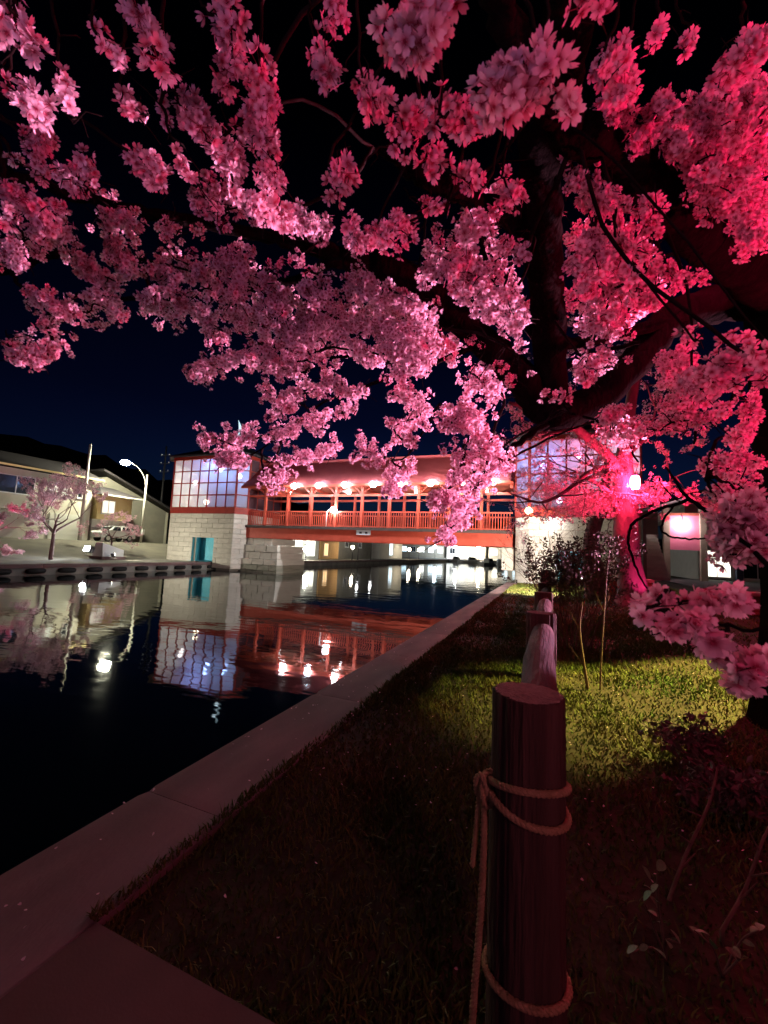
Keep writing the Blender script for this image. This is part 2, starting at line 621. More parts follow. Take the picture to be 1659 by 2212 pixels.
for i in range(0, 11):
    x = min(max(BX[i], XL + 0.12), XR - 0.12)
    MB().bx(x - 0.08, x + 0.08, BY + 0.19, BY + BW - 0.19, 5.90, 6.10).build('tie_beam', M['red'], br)
    if 0 < i < 10:
        for sgn in (-1, 1):
            MB().bar((x + sgn * 0.09, BY + 0.10, 5.62), (x + sgn * 0.62, BY + 0.10, 6.13), 0.07).build('brace', M['red'], br)
MB().bx(XL, XR, BY + 0.22, BY + BW - 0.22, 6.145, 6.20).build('ceiling', M['ceiling'], br)
# stepped roof courses, one mesh per slope
RY, RZ, EZ, OV = BY + BW / 2, 8.45, 6.22, 0.75
for sgn in (-1, 1):
    b = MB()
    n = 20
    ey = RY + sgn * (BW / 2 + OV)
    for i in range(n):
        t0, t1 = i / n, (i + 1.12) / n
        y0, z0 = ey + (RY - ey) * t0, EZ + (RZ - EZ) * t0 + 0.06
        y1, z1 = ey + (RY - ey) * min(1, t1), EZ + (RZ - EZ) * min(1, t1)
        v = []
        for x in (XL + 0.1, XR - 0.1):
            v += [(x, y0, z0), (x, y1, z1), (x, y0, z0 - 0.06), (x, y1, z1 - 0.05)]
        b.add(v, [(0, 4, 5, 1), (2, 3, 7, 6), (0, 2, 6, 4), (0, 1, 3, 2), (4, 6, 7, 5)])
    rf = b.build('roof_slope', M['roof'], br)
    MB().bx(XL + 0.1, XR - 0.1, ey - 0.05, ey + 0.05, EZ - 0.16, EZ - 0.003).build('fascia', M['red'], br)
MB().bx(XL + 0.1, XR - 0.1, RY - 0.14, RY + 0.14, RZ + 0.0, RZ + 0.16).build('ridge_cap', M['roof'], br)
sg = MB().bx(-12.85, -11.75, BY - 0.05, BY - 0.003, 2.62, 2.96).build('sign_plate', M['sign'], br)
MB().bx(-12.62, -12.42, BY - 0.058, BY - 0.052, 2.72, 2.86).build('sign_mark', M['ink'], sg)
MB().bx(-12.16, -11.98, BY - 0.058, BY - 0.052, 2.72, 2.86).build('sign_mark', M['ink'], sg)
for x0, x1, z0, z1, yo in ((-22.6, -20.2, 1.6, 2.135, 0.15), (-22.8, -19.5, 0.5, 1.6, 0.0), (-22.9, -19.4, -2.2, 0.5, -0.12)):
    nz_ = max(1, round((z1 - z0) / 0.45))
    for r_ in range(nz_):
        hh = (z1 - z0) / nz_
        xx = x0
        while xx < x1 - 0.05:
            w_ = min(1.1 if r_ % 2 or xx > x0 else 0.55, x1 - xx)
            block('pier_stone', br, (xx + w_ / 2, BY + 1.7, z0 + hh * (r_ + 0.5)), (w_ - 0.015, 3.6 - 2 * yo, hh - 0.015), 'stone' if z0 + hh * r_ > -.3 else 'stonewet')
            xx += w_
block('pier_stone', br, (-2.4, BY + 1.7, 1.4), (0.7, 3.2, 1.45), 'stone')
rebase(br, (-12.5, RY, 2.14))

globe = {}


def lamp_globe(c, s, r):
    key = (c, s, r)
    if key not in globe:
        globe[key] = MB().sphere((0, 0, 0), r, 14, 8).mesh('globe', emit('globe_glow', c, s), True)
    return globe[key]


COOL, WARM, NEUT = (0.72, 0.86, 1.0), (1.0, 0.84, 0.62), (0.97, 0.97, 1.0)
ordn = ['first', 'second', 'third', 'fourth', 'fifth', 'sixth', 'seventh', 'eighth', 'ninth']
bl = [(-17.75, NEUT), (-15.65, COOL), (-13.5, NEUT), (-11.3, COOL), (-9.3, NEUT), (-7.2, NEUT), (-5.1, WARM), (-3.2, COOL)]
for i, (x, c) in enumerate(bl):
    t = thing('bridge_lamp', 'round glowing globe lamp under the bridge eave, %s from the left' % ordn[i], 'lamp', 'globe lamps along the bridge eave')
    y0 = BY - 1.0
    link('globe', lamp_globe(c, 120.0, 0.205), t, (x, y0, 6.10))
    MB().bar((x, y0 + 0.15, 6.13), (x, BY - 0.805, 6.13), 0.05).build('fitting', M['darkmetal'], t)
    rebase(t, (x, BY - 0.8, 6.13))
for i, x in enumerate((-20.0, -14.5, -9.0, -4.0)):
    t = thing('ceiling_lamp', 'small lamp on the ceiling inside the covered bridge, %s from the left' % ordn[i], 'lamp', 'ceiling lamps in the bridge')
    link('bulb', lamp_globe(NEUT, 30.0, 0.14), t, (x, RY, 5.99))
    MB().lathe((x, RY, 6.12), [(0.10, 0), (0.06, 0.022)], 10).build('base', M['darkmetal'], t)
    rebase(t, (x, RY, 6.14))
# tall gooseneck lamp standing at the front railing
t = thing('gooseneck_lamp', 'bright white lamp on a curved pale pole at the bridge railing', 'lamp')
pts = [(-15.3, BY - 0.18, 3.16)] + [(-15.3 + 0.30 * (1 - math.cos(a)), BY - 0.18, 4.1 + 0.35 * math.sin(a)) for a in np.linspace(0, 2.2, 9)]
MB().tube(pts, 0.035, 8).build('pole', M['whitemetal'], t, True)
link('globe', lamp_globe(NEUT, 60.0, 0.23), t, (-14.75, BY - 0.18, 4.42))
rebase(t, pts[0])

# ================================================================ towers at both bridge ends
def make_tower(name, label, poly, flip, door, colsn, apex, finial, lights, dark=()):
    """poly: plan corners counter-clockwise; walls between them carry stone below and glass above"""
    t = thing(name, label, 'tower')
    cx = sum(p[0] for p in poly) / len(poly)
    cy_ = sum(p[1] for p in poly) / len(poly)
    core = [(cx + (x - cx) * 0.93, cy_ + (y - cy_) * 0.93) for x, y in poly]
    n = len(poly)
    b = MB()
    jb = MB()
    for i in range(n):
        (x0, y0), (x1, y1) = core[i], core[(i + 1) % n]
        L = math.hypot(x1 - x0, y1 - y0)
        if door and i == door[0]:
            s0, s1 = door[1] / L, (door[1] + door[2]) / L
            segs = [(0, s0, -0.6, 4.0), (s1, 1, -0.6, 4.0), (s0, s1, door[3], 4.0)]
        else:
            segs = [(0, 1, -0.6, 4.0)]
        for a, c, z0, z1 in segs:
            xa, ya, xb, yb = x0 + (x1 - x0) * a, y0 + (y1 - y0) * a, x0 + (x1 - x0) * c, y0 + (y1 - y0) * c
            jb.add([(xa, ya, z0), (xb, yb, z0), (xb, yb, z1), (xa, ya, z1)], [(0, 1, 2, 3)])
    jb.build('wall_core', M['joint'], t)
    # stone courses
    ch = 0.40
    for i in range(n):
        (x0, y0), (x1, y1) = poly[i], poly[(i + 1) % n]
        L = math.hypot(x1 - x0, y1 - y0)
        if (x0 + x1) / 2 * 0 + (y0 + y1) / 2 > cy_ + 2.0:
            continue
        ang = math.atan2(y1 - y0, x1 - x0)
        ux, uy = (x1 - x0) / L, (y1 - y0) / L
        nx_, ny_ = uy, -ux
        for r_ in range(11):
            z = -0.4 + r_ * ch
            s = 0.0
            first = 0.6 if r_ % 2 else 1.2
            while s < L - 0.01:
                w_ = min(first if s == 0 else 1.2, L - s)
                if L - s - w_ < 0.25:
                    w_ = L - s
                a0, a1 = s, s + w_
                pieces = [(a0, a1)]
                if door and i == door[0] and z + ch / 2 < door[3]:
                    d0, d1 = door[1], door[1] + door[2]
                    pieces = [(a0, min(a1, d0)), (max(a0, d1), a1)]
                for q0, q1 in pieces:
                    if q1 - q0 > 0.06:
                        mid = (q0 + q1) / 2
                        dp = 0.42
                        block('stone', t, (x0 + ux * mid - nx_ * (dp / 2), y0 + uy * mid - ny_ * (dp / 2), z + ch / 2), (q1 - q0 - 0.014, dp + random.uniform(-.012, .012), ch - 0.014), 'stone', ang)
                s += w_
    if door:
        (x0, y0), (x1, y1) = poly[door[0]], poly[(door[0] + 1) % n]
        L = math.hypot(x1 - x0, y1 - y0)
        ux, uy = (x1 - x0) / L, (y1 - y0) / L
        nx_, ny_ = uy, -ux
        def q(s, d, z):
            return (x0 + ux * s - nx_ * d, y0 + uy * s - ny_ * d, z)
        d0, d1, hz, dep = door[1], door[1] + door[2], door[3], 1.0
        b = MB()
        b.add([q(d0, 0.05, 0.1), q(d0, dep, 0.1), q(d0, dep, hz), q(d0, 0.05, hz)], [(0, 1, 2, 3)])
        b.add([q(d1, 0.05, 0.1), q(d1, dep, 0.1), q(d1, dep, hz), q(d1, 0.05, hz)], [(3, 2, 1, 0)])
        b.add([q(d0, 0.05, hz), q(d0, dep, hz), q(d1, dep, hz), q(d1, 0.05, hz)], [(0, 1, 2, 3)])
        b.add([q(d0, -0.5, 0.1), q(d0, dep, 0.1), q(d1, dep, 0.1), q(d1, -0.5, 0.1)], [(3, 2, 1, 0)])
        al = b.build('doorway_lining', M['cyan'], t)
        b = MB().add([q(d0 + .02, dep - 0.02, 0.12), q(d1 - .02, dep - 0.02, 0.12), q(d1 - .02, dep - 0.02, hz - .02), q(d0 + .02, dep - 0.02, hz - .02)], [(0, 1, 2, 3)])
        dr = b.build('door', M['cyan'], t)
        b = MB()
        p0, p1 = q(d0 + 0.15, 0.35, hz - 0.06), q(d1 - 0.15, 0.35, hz - 0.06)
        b.bar(p0, p1, 0.10, 0.05)
        b.build('cyan_tube_light', emit('cyan_tube', (0.10, 0.75, 1.0), 40.0), t)
    # sill band, glazed storey, roof
    def ring(k, z0, z1, nm, m_):
        MB().prism([(cx + (x - cx) * k, cy_ + (y - cy_) * k) for x, y in poly], z0, z1).build(nm, M[m_], t)
    ring(1.012, 4.003, 4.52, 'sill_band', 'dred')
    ring(1.02, 8.60, 8.86, 'head_band', 'dred')
    rb = MB()
    rr = [(cx + (x - cx) * 1.10, cy_ + (y - cy_) * 1.10) for x, y in poly]
    v = [(x, y, 8.863) for x, y in rr] + [(x, y, 8.99) for x, y in rr] + [(apex[0], apex[1], apex[2])]
    rb.add(v, [tuple(range(n))[::-1]] + [(i, (i + 1) % n, n + (i + 1) % n, n + i) for i in range(n)] + [(n + i, n + (i + 1) % n, 2 * n) for i in range(n)])
    rb.build('roof', M['darkroof'], t)
    for i in range(n):
        (x0, y0), (x1, y1) = poly[i], poly[(i + 1) % n]
        L = math.hypot(x1 - x0, y1 - y0)
        ang = math.atan2(y1 - y0, x1 - x0)
        ux, uy = (x1 - x0) / L, (y1 - y0) / L
        nc = colsn[i]
        if nc == 0:
            MB().add([(x0, y0, 4.52), (x1, y1, 4.52), (x1, y1, 8.6), (x0, y0, 8.6)], [(0, 1, 2, 3)]).build('rear_wall', M['inwall'], t)
            continue
        rows = 4
        rh = (8.6 - 4.52) / rows
        for c in range(nc + 1):
            s = L * c / nc
            MB().box((x0 + ux * s, y0 + uy * s, 6.56), (0.085 if 0 < c < nc else 0.15, 0.10, 4.08), ang).build('mullion', M['dred'], t)
        for r_ in range(1, rows):
            MB().box(((x0 + x1) / 2, (y0 + y1) / 2, 4.52 + r_ * rh), (L - 0.12, 0.075, 0.085), ang).build('transom', M['dred'], t)
        for c in range(nc):
            for r_ in range(rows):
                s = L * (c + 0.5) / nc
                w_ = L / nc - 0.088
                g = MB().box((0, 0, 0), (w_, 0.02, rh - 0.088), 0).build('glass_pane', M['duskpane' if i in dark else 'pane'], t)
                g.location = (x0 + ux * s, y0 + uy * s, 4.52 + (r_ + 0.5) * rh)
                g.rotation_euler = (0, 0, ang)
    MB().prism([(cx + (x - cx) * 0.95, cy_ + (y - cy_) * 0.95) for x, y in poly], 4.3, 4.56).build('floor', M['inwall'], t)
    for k in range(3):
        xa = min(p[0] for p in poly) + 1.2 + k * 1.9
        MB().bar((xa, cy_ - 1.2, 4.56), (xa + 1.6, cy_ - 1.2, 8.6), 0.16).build('inner_brace', M['red'], t)
    MB().box((cx, cy_ - 1.15, 7.2), (max(p[0] for p in poly) - min(p[0] for p in poly) - 1.2, 0.16, 0.2)).build('inner_beam', M['red'], t)
    if finial:
        b = MB()
        ax_, ay_, az_ = apex
        b.tube([(ax_, ay_, az_ - 0.2), (ax_, ay_, az_ + 0.5)], 0.07, 8)
        f = b.build('finial_post', M['whitemetal'], t, True)
        b = MB().sphere((ax_, ay_, az_ + 0.55), 0.16, 12, 8)
        b.build('finial_ball', emit('finial_ball_glow', (0.65, 0.85, 1.0), 3.0), t, True)
        pts, rad = [], []
        for k in range(13):
            a = k / 12
            pts.append((ax_ + 0.28 * math.sin(a * 3.0) * (1 - 0.3 * a) - 0.1 * a, ay_, az_ + 0.7 + 1.5 * a))
            rad.append(0.02 + 0.10 * math.sin(math.pi * min(1, a * 1.05)) ** 1.0)
        b = MB().tube(pts, rad, 8)
        b.bar((ax_ - 0.35, ay_, az_ + 0.75), (ax_ + 0.35, ay_, az_ + 0.75), 0.05)
        b.build('finial_crescent', emit('finial_glow', (0.45, 0.75, 0.9), 0.55), t, True)
    rebase(t, (cx, cy_, 0))
    for j, (lx, ly, lz, c, s, r) in enumerate(lights):
        l_ = thing('tower_lamp', '%s globe lamp behind the glass of the %s' % (('bright upper', 'second', 'third', 'low', 'fifth')[j], 'left tower' if flip < 0 else 'right tower'), 'lamp')
        link('globe', lamp_globe(c, s, r), l_, (lx, ly, lz))
        MB().tube([(lx, ly, lz + r * 0.9), (lx, ly, 8.6)], 0.02, 6).build('cord', M['darkmetal'], l_)
        rebase(l_, (lx, ly, lz - r))
    return t


FY = 25.9
LP = [(-30.3, FY), (-23.35, FY), (-22.75, FY + 0.8), (-22.75, FY + 5.2), (-24.8, FY + 7.2), (-29.8, FY + 7.2), (-31.7, FY + 5.2), (-31.7, FY + 1.2)]
BLUE = (0.26, 0.40, 1.0)
make_tower('glass_tower', 'octagonal glass lantern tower on pale stone base, left end of the bridge', LP, -1, (0, 2.75, 2.3, 2.15), [7, 1, 4, 0, 0, 0, 3, 2], (-26.9, FY + 3.6, 10.9), True,
           [(-26.2, FY + 1.1, 7.95, BLUE, 62, 0.22), (-24.3, FY + 1.3, 7.3, (0.3, 0.5, 1.0), 42, 0.2), (-28.0, FY + 1.6, 5.15, (1.0, 0.9, 0.6), 24, 0.2), (-29.4, FY + 1.5, 6.9, (0.95, 0.85, 0.85), 30, 0.16)], dark=(2,))
RP = [(-1.1, FY), (4.0, FY), (4.9, FY + 1.2), (4.9, FY + 5.2), (3.8, FY + 7.2), (-0.2, FY + 7.2), (-1.95, FY + 5.2), (-1.95, FY + 1.15)]
make_tower('glass_tower', 'octagonal glass tower on bright cream stone base, right end behind blossoms', RP, 1, (0, 1.4, 1.95, 2.2), [5, 1, 3, 0, 0, 0, 4, 1], (1.6, FY + 3.6, 10.9), False,
           [(-0.3, FY + 1.0, 7.3, BLUE, 40, 0.2), (1.7, FY + 1.5, 7.9, (1.0, 0.35, 0.72), 30, 0.2), (3.3, FY + 1.5, 7.4, (1.0, 0.7, 0.85), 30, 0.2), (0.6, FY + 2.0, 5.2, (0.9, 0.6, 0.9), 14, 0.18)])
for (x, z, c, s, r, lb) in ((-1.1, 4.30, (1.0, 0.62, 0.30), 30, 0.20, 'glaring warm wall lamp on the red band at the right tower corner'), (0.2, 3.66, NEUT, 16, 0.19, 'white globe wall lamp on the cream stone of the right tower')):
    t = thing('wall_lamp', lb, 'lamp')
    yy = FY - 0.34
    link('globe', lamp_globe(c, s, r), t, (x, yy, z))
    MB().bar((x, yy + 0.12, z + 0.02), (x, FY - 0.0, z + 0.02), 0.06).build('bracket', M['darkmetal'], t)
    rebase(t, (x, FY, z))

# ================================================================ far bank, left
for i in range(14):
    y = 10.6 + i * 1.55
    b = MB()
    b.tube([(QX + 0.02, y - 0.42, -0.33), (QX + 0.10, y - 0.34, -0.33), (QX + 0.12, y, -0.33), (QX + 0.10, y + 0.34, -0.33), (QX + 0.02, y + 0.42, -0.33)], [0.10, 0.14, 0.15, 0.14, 0.10], 10)
    f = b.mesh('quay_fender', M['rubber'], True)
    o = link('quay_fender', f)
    tag(o, 'black rubber fender bolted to the far quay wall, %s from the bridge tower' % ['nearest', 'second', 'third', 'fourth', 'fifth', 'sixth', 'seventh', 'eighth', 'ninth', 'tenth', 'eleventh', 'twelfth', 'thirteenth', 'fourteenth'][13 - i], 'fender', 'rubber fenders on the far quay')


def window(root, x, y, z, w, h, ax, glass, frame='whitemetal', lit=None):
    """a framed window on a wall; ax 'x' = wall faces +X (plane at x), 'y' = wall faces -Y (plane at y)"""
    b = MB()
    fw = 0.07
    def bb(a0, a1, z0, z1, d0, d1):
        if ax == 'x':
            b.bx(x + d0, x + d1, y + a0, y + a1, z + z0, z + z1)
        else:
            b.bx(x + a0, x + a1, y - d1, y - d0, z + z0, z + z1)
    bb(-w / 2, w / 2, -h / 2, -h / 2 + fw, 0.002, 0.06)
    bb(-w / 2, w / 2, h / 2 - fw, h / 2, 0.002, 0.06)
    bb(-w / 2, -w / 2 + fw, -h / 2 + fw, h / 2 - fw, 0.002, 0.06)
    bb(w / 2 - fw, w / 2, -h / 2 + fw, h / 2 - fw, 0.002, 0.06)
    bb(-0.03, 0.03, -h / 2 + fw, h / 2 - fw, 0.002, 0.05)
    win = b.build('window', M[frame], root)
    b = MB()
    bb(-w / 2 + fw, -0.03, -h / 2 + fw, h / 2 - fw, 0.004, 0.02)
    b.build('pane', lit or M[glass], win)
    b = MB()
    bb(0.03, w / 2 - fw, -h / 2 + fw, h / 2 - fw, 0.004, 0.02)
    b.build('pane', lit or M[glass], win)
    b = MB()
    bb(-w / 2 - 0.05, w / 2 + 0.05, -h / 2 - 0.07, -h / 2 - 0.003, 0.002, 0.12)
    b.build('sill', M[frame], win)


# beige two-storey house
h1 = thing('house', 'beige two-storey house with balcony behind the pink trees, far left', 'house')
hx = -40.0
MB().bx(hx - 8, hx, 8.0, 25.4, 0.9, 6.9).build('wall', M['beige'], h1)
b = MB()
b.add([(hx + 0.7, 7.5, 6.9), (hx + 0.7, 25.9, 6.9), (hx - 4, 25.9, 8.5), (hx - 4, 7.5, 8.5), (hx - 8.7, 7.5, 6.9), (hx - 8.7, 25.9, 6.9), (hx + 0.7, 7.5, 7.12), (hx + 0.7, 25.9, 7.12), (hx - 4, 25.9, 8.75), (hx - 4, 7.5, 8.75), (hx - 8.7, 7.5, 7.12), (hx - 8.7, 25.9, 7.12)],
      [(6, 7, 8, 9), (9, 8, 11, 10), (0, 1, 7, 6), (0, 3, 2, 1), (3, 4, 5, 2), (4, 10, 11, 5), (1, 2, 8, 7), (2, 5, 11, 8), (0, 6, 9, 3), (3, 9, 10, 4)])
b.build('roof', M['darkroof'], h1)
MB().bx(hx + 0.702, hx + 0.78, 7.5, 25.9, 6.95, 7.10).build('gutter', M['yellow'], h1)
bc = MB().bx(hx + 0.002, hx + 1.1, 14.0, 21.3, 3.55, 3.75).build('balcony', M['beige'], h1)
MB().bx(hx + 1.0, hx + 1.1, 14.0, 21.3, 3.753, 4.75).build('parapet', M['beige'], bc)
MB().bx(hx + 0.002, hx + 0.998, 21.2, 21.3, 3.753, 4.75).build('parapet', M['beige'], bc)
window(h1, hx, 19.4, 5.6, 2.6, 1.5, 'x', 'darkglass')
window(h1, hx, 22.5, 5.6, 1.5, 1.0, 'x', 'darkglass', lit=emit('lit_teal_pane', (0.45, 0.62, 0.45), 0.35))
window(h1, hx, 24.5, 5.6, 0.9, 0.9, 'x', 'darkglass')
sh = MB()
sh.bx(hx + 0.003, hx + 0.09, 22.0, 25.0, 1.2, 3.6)
gd = sh.build('garage_door', M['shutter'], h1)
for i in range(5):
    MB().bx(hx + 0.093, hx + 0.11, 22.05, 24.95, 1.28 + i * 0.46, 1.28 + i * 0.46 + 0.40).build('slat', M['shutter'], gd)
window(h1, hx, 17.2, 2.4, 2.2, 1.6, 'x', 'darkglass')
rebase(h1, (hx - 4, 16.7, 1.2))
# small yellow house with hipped eave
h2 = thing('house', 'small yellow-walled house with jutting upper storey above the white car', 'house')
MB().bx(hx - 4, hx - 0.2, 25.75, 29.0, 0.9, 3.4).build('lower_wall', M['white'], h2)
MB().bx(hx - 4, hx + 0.5, 25.7, 29.1, 3.403, 5.7).build('upper_wall', M['yellow'], h2)
b = MB()
b.add([(hx + 1.2, 25.5, 5.7), (hx + 1.2, 30.0, 5.7), (hx - 4.5, 30.0, 5.7), (hx - 4.5, 25.5, 5.7), (hx - 1.5, 27.0, 6.7), (hx - 1.5, 28.2, 6.7)], [(3, 2, 1, 0), (0, 1, 5, 4), (1, 2, 5), (2, 3, 4, 5), (3, 0, 4)])
b.build('roof', M['darkroof'], h2)
MB().bx(hx + 1.203, hx + 1.28, 25.5, 30.0, 5.62, 5.75).build('gutter', M['white'], h2)
window(h2, hx + 0.5, 26.7, 4.6, 1.3, 1.3, 'x', 'darkglass', lit=emit('lit_white_pane', (1.0, 0.9, 0.7), 0.6))
window(h2, hx - 0.2, 27.4, 2.3, 1.6, 1.2, 'x', 'darkglass')
rebase(h2, (hx - 2, 27.4, 1.2))
# big dark gabled shed
h3 = thing('house', 'large windowless olive-grey gabled building behind the street lamp', 'building')
gx = -43.0
b = MB()
pf = [(27.2, 0.9), (36.4, 0.9), (36.4, 5.0), (28.6, 8.0), (27.2, 7.6)]
v = [(gx, y, z) for y, z in pf] + [(gx - 12, y, z) for y, z in pf]
b.add(v, [(0, 1, 2, 3, 4), (9, 8, 7, 6, 5)] + [(i, i + 5, (i + 1) % 5 + 5, (i + 1) % 5) for i in range(5)])
b.build('wall', M['olive'], h3)
MB().bar((gx - 5.6, 27.6, 8.55), (gx - 5.6, 38.6, 4.4), 13.2, 0.22).build('roof', M['darkroof'], h3)
MB().bx(gx + 0.003, gx + 0.07, 36.1, 36.4, 0.9, 5.0).build('corner_trim', M['beige'], h3)
rebase(h3, (gx - 6, 32, 1.2))

# street lamp with curved arm
t = thing('street_lamp', 'tall street lamp with curved arm and glowing head on the far bank', 'street lamp')
sl = Vector((-38.0, 29.3, 1.25))
MB().tube([sl, sl + Vector((0, 0, 7.0))], [0.12, 0.09], 10).build('pole', M['pole'], t, True)
arm = [sl + Vector((0.0, -0.05, 5.6))] + [sl + Vector((0.25 - 0.25 * math.cos(a * 1.57) + 0, -0.05 - 2.3 * (1 - math.cos(a * 1.57)), 5.6 + 2.2 * math.sin(a * 1.57))) for a in np.linspace(0.1, 1, 8)]
MB().tube(arm, 0.045, 8).build('arm', M['pole'], t, True)
hd = arm[-1]
MB().sphere((hd.x, hd.y - 0.25, hd.z - 0.02), 0.34, 12, 6, 0.32).build('head', M['metal'], t, True)
MB().sphere((hd.x, hd.y - 0.25, hd.z - 0.14), 0.42, 14, 8, 0.6).build('glowing_bulb', emit('street_glow', (1.0, 0.97, 0.70), 560.0), t, True)
MB().bx(sl.x + 0.1, sl.x + 0.28, sl.y - 0.12, sl.y + 0.12, sl.z + 0.9, sl.z + 1.4).build('control_box', M['whitemetal'], t)
rebase(t, sl)
# utility poles
for (x, y, h, lb, arms) in ((-38.5, 23.8, 8.8, 'plain pale concrete utility pole in front of the yellow house', 0), (-47.5, 39.0, 13.0, 'dark distant utility pole with crossarms behind the street lamp', 3)):
    t = thing('utility_pole', lb, 'utility pole')
    MB().tube([(x, y, 1.0), (x, y, 1.2 + h)], [0.17, 0.10], 10).build('pole', M['pole' if not arms else 'darkmetal'], t, True)
    for k in range(arms):
        MB().bx(x - 0.9, x + 0.9, y - 0.06, y + 0.06, h - 0.1 - k * 1.1, h - k * 1.1).build('crossarm', M['darkmetal'], t)
        for s in (-0.7, 0.7):
            MB().lathe((x + s, y, h - k * 1.1), [(0.05, 0), (0.08, 0.1), (0.05, 0.2)], 8).build('insulator', M['whitemetal'], t)
    rebase(t, (x, y, 1.2))
# parked car
car = thing('parked_car', 'small white hatchback parked below the yellow house', 'car')
prof = [(-1.7, 0.35), (-1.72, 0.8), (-1.55, 0.98), (-0.95, 1.05), (-0.45, 1.46), (0.9, 1.5), (1.45, 1.1), (1.68, 0.95), (1.7, 0.35)]
b = MB()
n = len(prof)
v = []
for yy, inset in ((-0.74, 0), (-0.70, 0), (0.70, 0), (0.74, 0)):
    for x, z in prof:
        k = 0.86 if z > 1.2 else 1.0
        v.append((x, yy * k, z))
f = [tuple(range(n))[::-1], tuple(range(3 * n, 4 * n))]
for s in range(3):
    for i in range(n):
        j = (i + 1) % n
        f.append((s * n + i, s * n + j, (s + 1) * n + j, (s + 1) * n + i))
b.add(v, f)
b.build('body', M['carpaint'], car)
for s in (-1, 1):
    for x0, x1 in ((-0.62, 0.12), (0.2, 1.02)):
        bb = MB()
        bb.add([(x0 - (0.12 if x0 < 0 else 0), s * 0.752, 1.04), (x1 + (0.12 if x1 > .5 else 0), s * 0.752, 1.04), (x1 - 0.02, s * 0.668, 1.40), (x0 + 0.14, s * 0.668, 1.40)], [(0, 1, 2, 3) if s < 0 else (3, 2, 1, 0)])
        bb.build('side_window', M['darkglass'], car)
    for x in (-1.08, 1.08):
        w = MB()
        w.tube([(x, s * 0.60, 0.30), (x, s * 0.77, 0.30)], 0.30, 16)
        wh = w.build('wheel', M['rubber'], car)
        MB().tube([(x, s * 0.772, 0.30), (x, s * 0.785, 0.30)], 0.19, 12).build('rim', M['metal'], wh)
MB().add([(-0.98, -0.6, 1.08), (-0.98, 0.6, 1.08), (-0.52, 0.56, 1.43), (-0.52, -0.56, 1.43)], [(0, 3, 2, 1)]).build('windscreen', M['darkglass'], car)
for s in (-0.55, 0.55):
    MB().sphere((-1.68, s, 0.78), 0.11, 10, 6).build('headlight', M['whitemetal'], car, True)
place(car, (-38.6, 26.9, bz(-38.6, 26.9)), R(92))

# floodlight: housing on a yoke with a glowing face
def floodlight(label, loc, aim, c, energy, face_s, spot=95, size=1.0, name='floodlight', cat='floodlight', radius=0.12, blend=0.6):
    loc, aim = Vector(loc), Vector(aim)
    d = (aim - loc).normalized()
    t = thing(name, label, cat)
    b = MB()
    b.bx(-0.22 * size, 0.22 * size, -0.10 * size, 0.16 * size, -0.16 * size, 0.16 * size)
    hs = b.build('housing', M['darkmetal'], t)
    g = MB().bx(-0.19 * size, 0.19 * size, -0.125 * size, -0.103 * size, -0.13 * size, 0.13 * size).build('glowing_face', emit('flood_glow', c, face_s), t)
    for s in (-1, 1):
        MB().bar((s * 0.25 * size, 0.03, 0), (s * 0.25 * size, 0.03, -0.30 * size), 0.03).build('yoke', M['metal'], t)
    q = d.to_track_quat('-Y', 'Z')
    for o in list(t.children)[:2]:
        o.rotation_mode = 'QUATERNION'
        o.rotation_quaternion = q
    MB().box((0, 0.03, -0.31 * size), (0.55 * size, 0.2, 0.03)).build('foot', M['metal'], t)
    t.location = loc
    ld = bpy.data.lights.new('flood_beam', 'SPOT')
    ld.energy = energy
    ld.color = c
    ld.spot_size = R(spot)
    ld.spot_blend = blend
    ld.shadow_soft_size = radius
    lo = bpy.data.objects.new('flood_beam', ld)
    col.objects.link(lo)
    lo.parent = t
    lo.location = d * (0.14 * size + 0.03)
    lo.rotation_euler = d.to_track_quat('-Z', 'Y').to_euler()
    return t


fl = Vector((-30.6, 19.6, 0.75))
floodlight('glaring white floodlight aimed across the grass on the far bank', fl, (-30.0, 12.0, 3.2), (0.92, 0.97, 1.0), 700, 45, 100, 1.3)
floodlight('added fill floodlight beside the white cabinet aimed at the left tower', (-29.4, 20.6, 0.4), (-26.5, 26, 2.2), (1.0, .96, .78), 600, 25, 110, .8)  # added lamp, face turned from view, to brighten the tower stone
t = thing('equipment_box', 'slanted white metal cabinet right of the far bank floodlight', 'cabinet')
MB().add([(-31.3, 20.3, 0.25), (-30.1, 20.3, 0.25), (-30.1, 21.9, 0.25), (-31.3, 21.9, 0.25), (-31.3, 20.5, 1.25), (-30.5, 20.5, 1.25), (-30.1, 21.9, 0.75), (-31.3, 21.9, 0.75)],
         [(0, 3, 2, 1), (4, 5, 6, 7), (0, 1, 5, 4), (1, 2, 6, 5), (2, 3, 7, 6), (3, 0, 4, 7)]).build('cabinet_body', M['whitemetal'], t)
MB().bx(-31.4, -30.0, 20.2, 22.0, 0.02, 0.247).build('plinth', M['concrete'], t)
rebase(t, (-30.7, 21, 0.0))

# ================================================================ far end beyond the bridge
def shopfront(name, label, x, y0, y1, h, m_, cat='building', wins=(), lit=None):
    t = thing(name, label, cat)
    MB().bx(x - 8, x, y0, y1, 0, h).build('wall', M[m_], t)
    MB().bx(x - 8.3, x + 0.3, y0 - 0.2, y1 + 0.2, h + 0.003, h + 0.35).build('roof', M['darkroof'], t)
    for (yy, z, w, hh, l_) in wins:
        window(t, x, yy, z, w, hh, 'x', 'darkglass', lit=l_)
    rebase(t, (x - 4, (y0 + y1) / 2, 0))
    return t


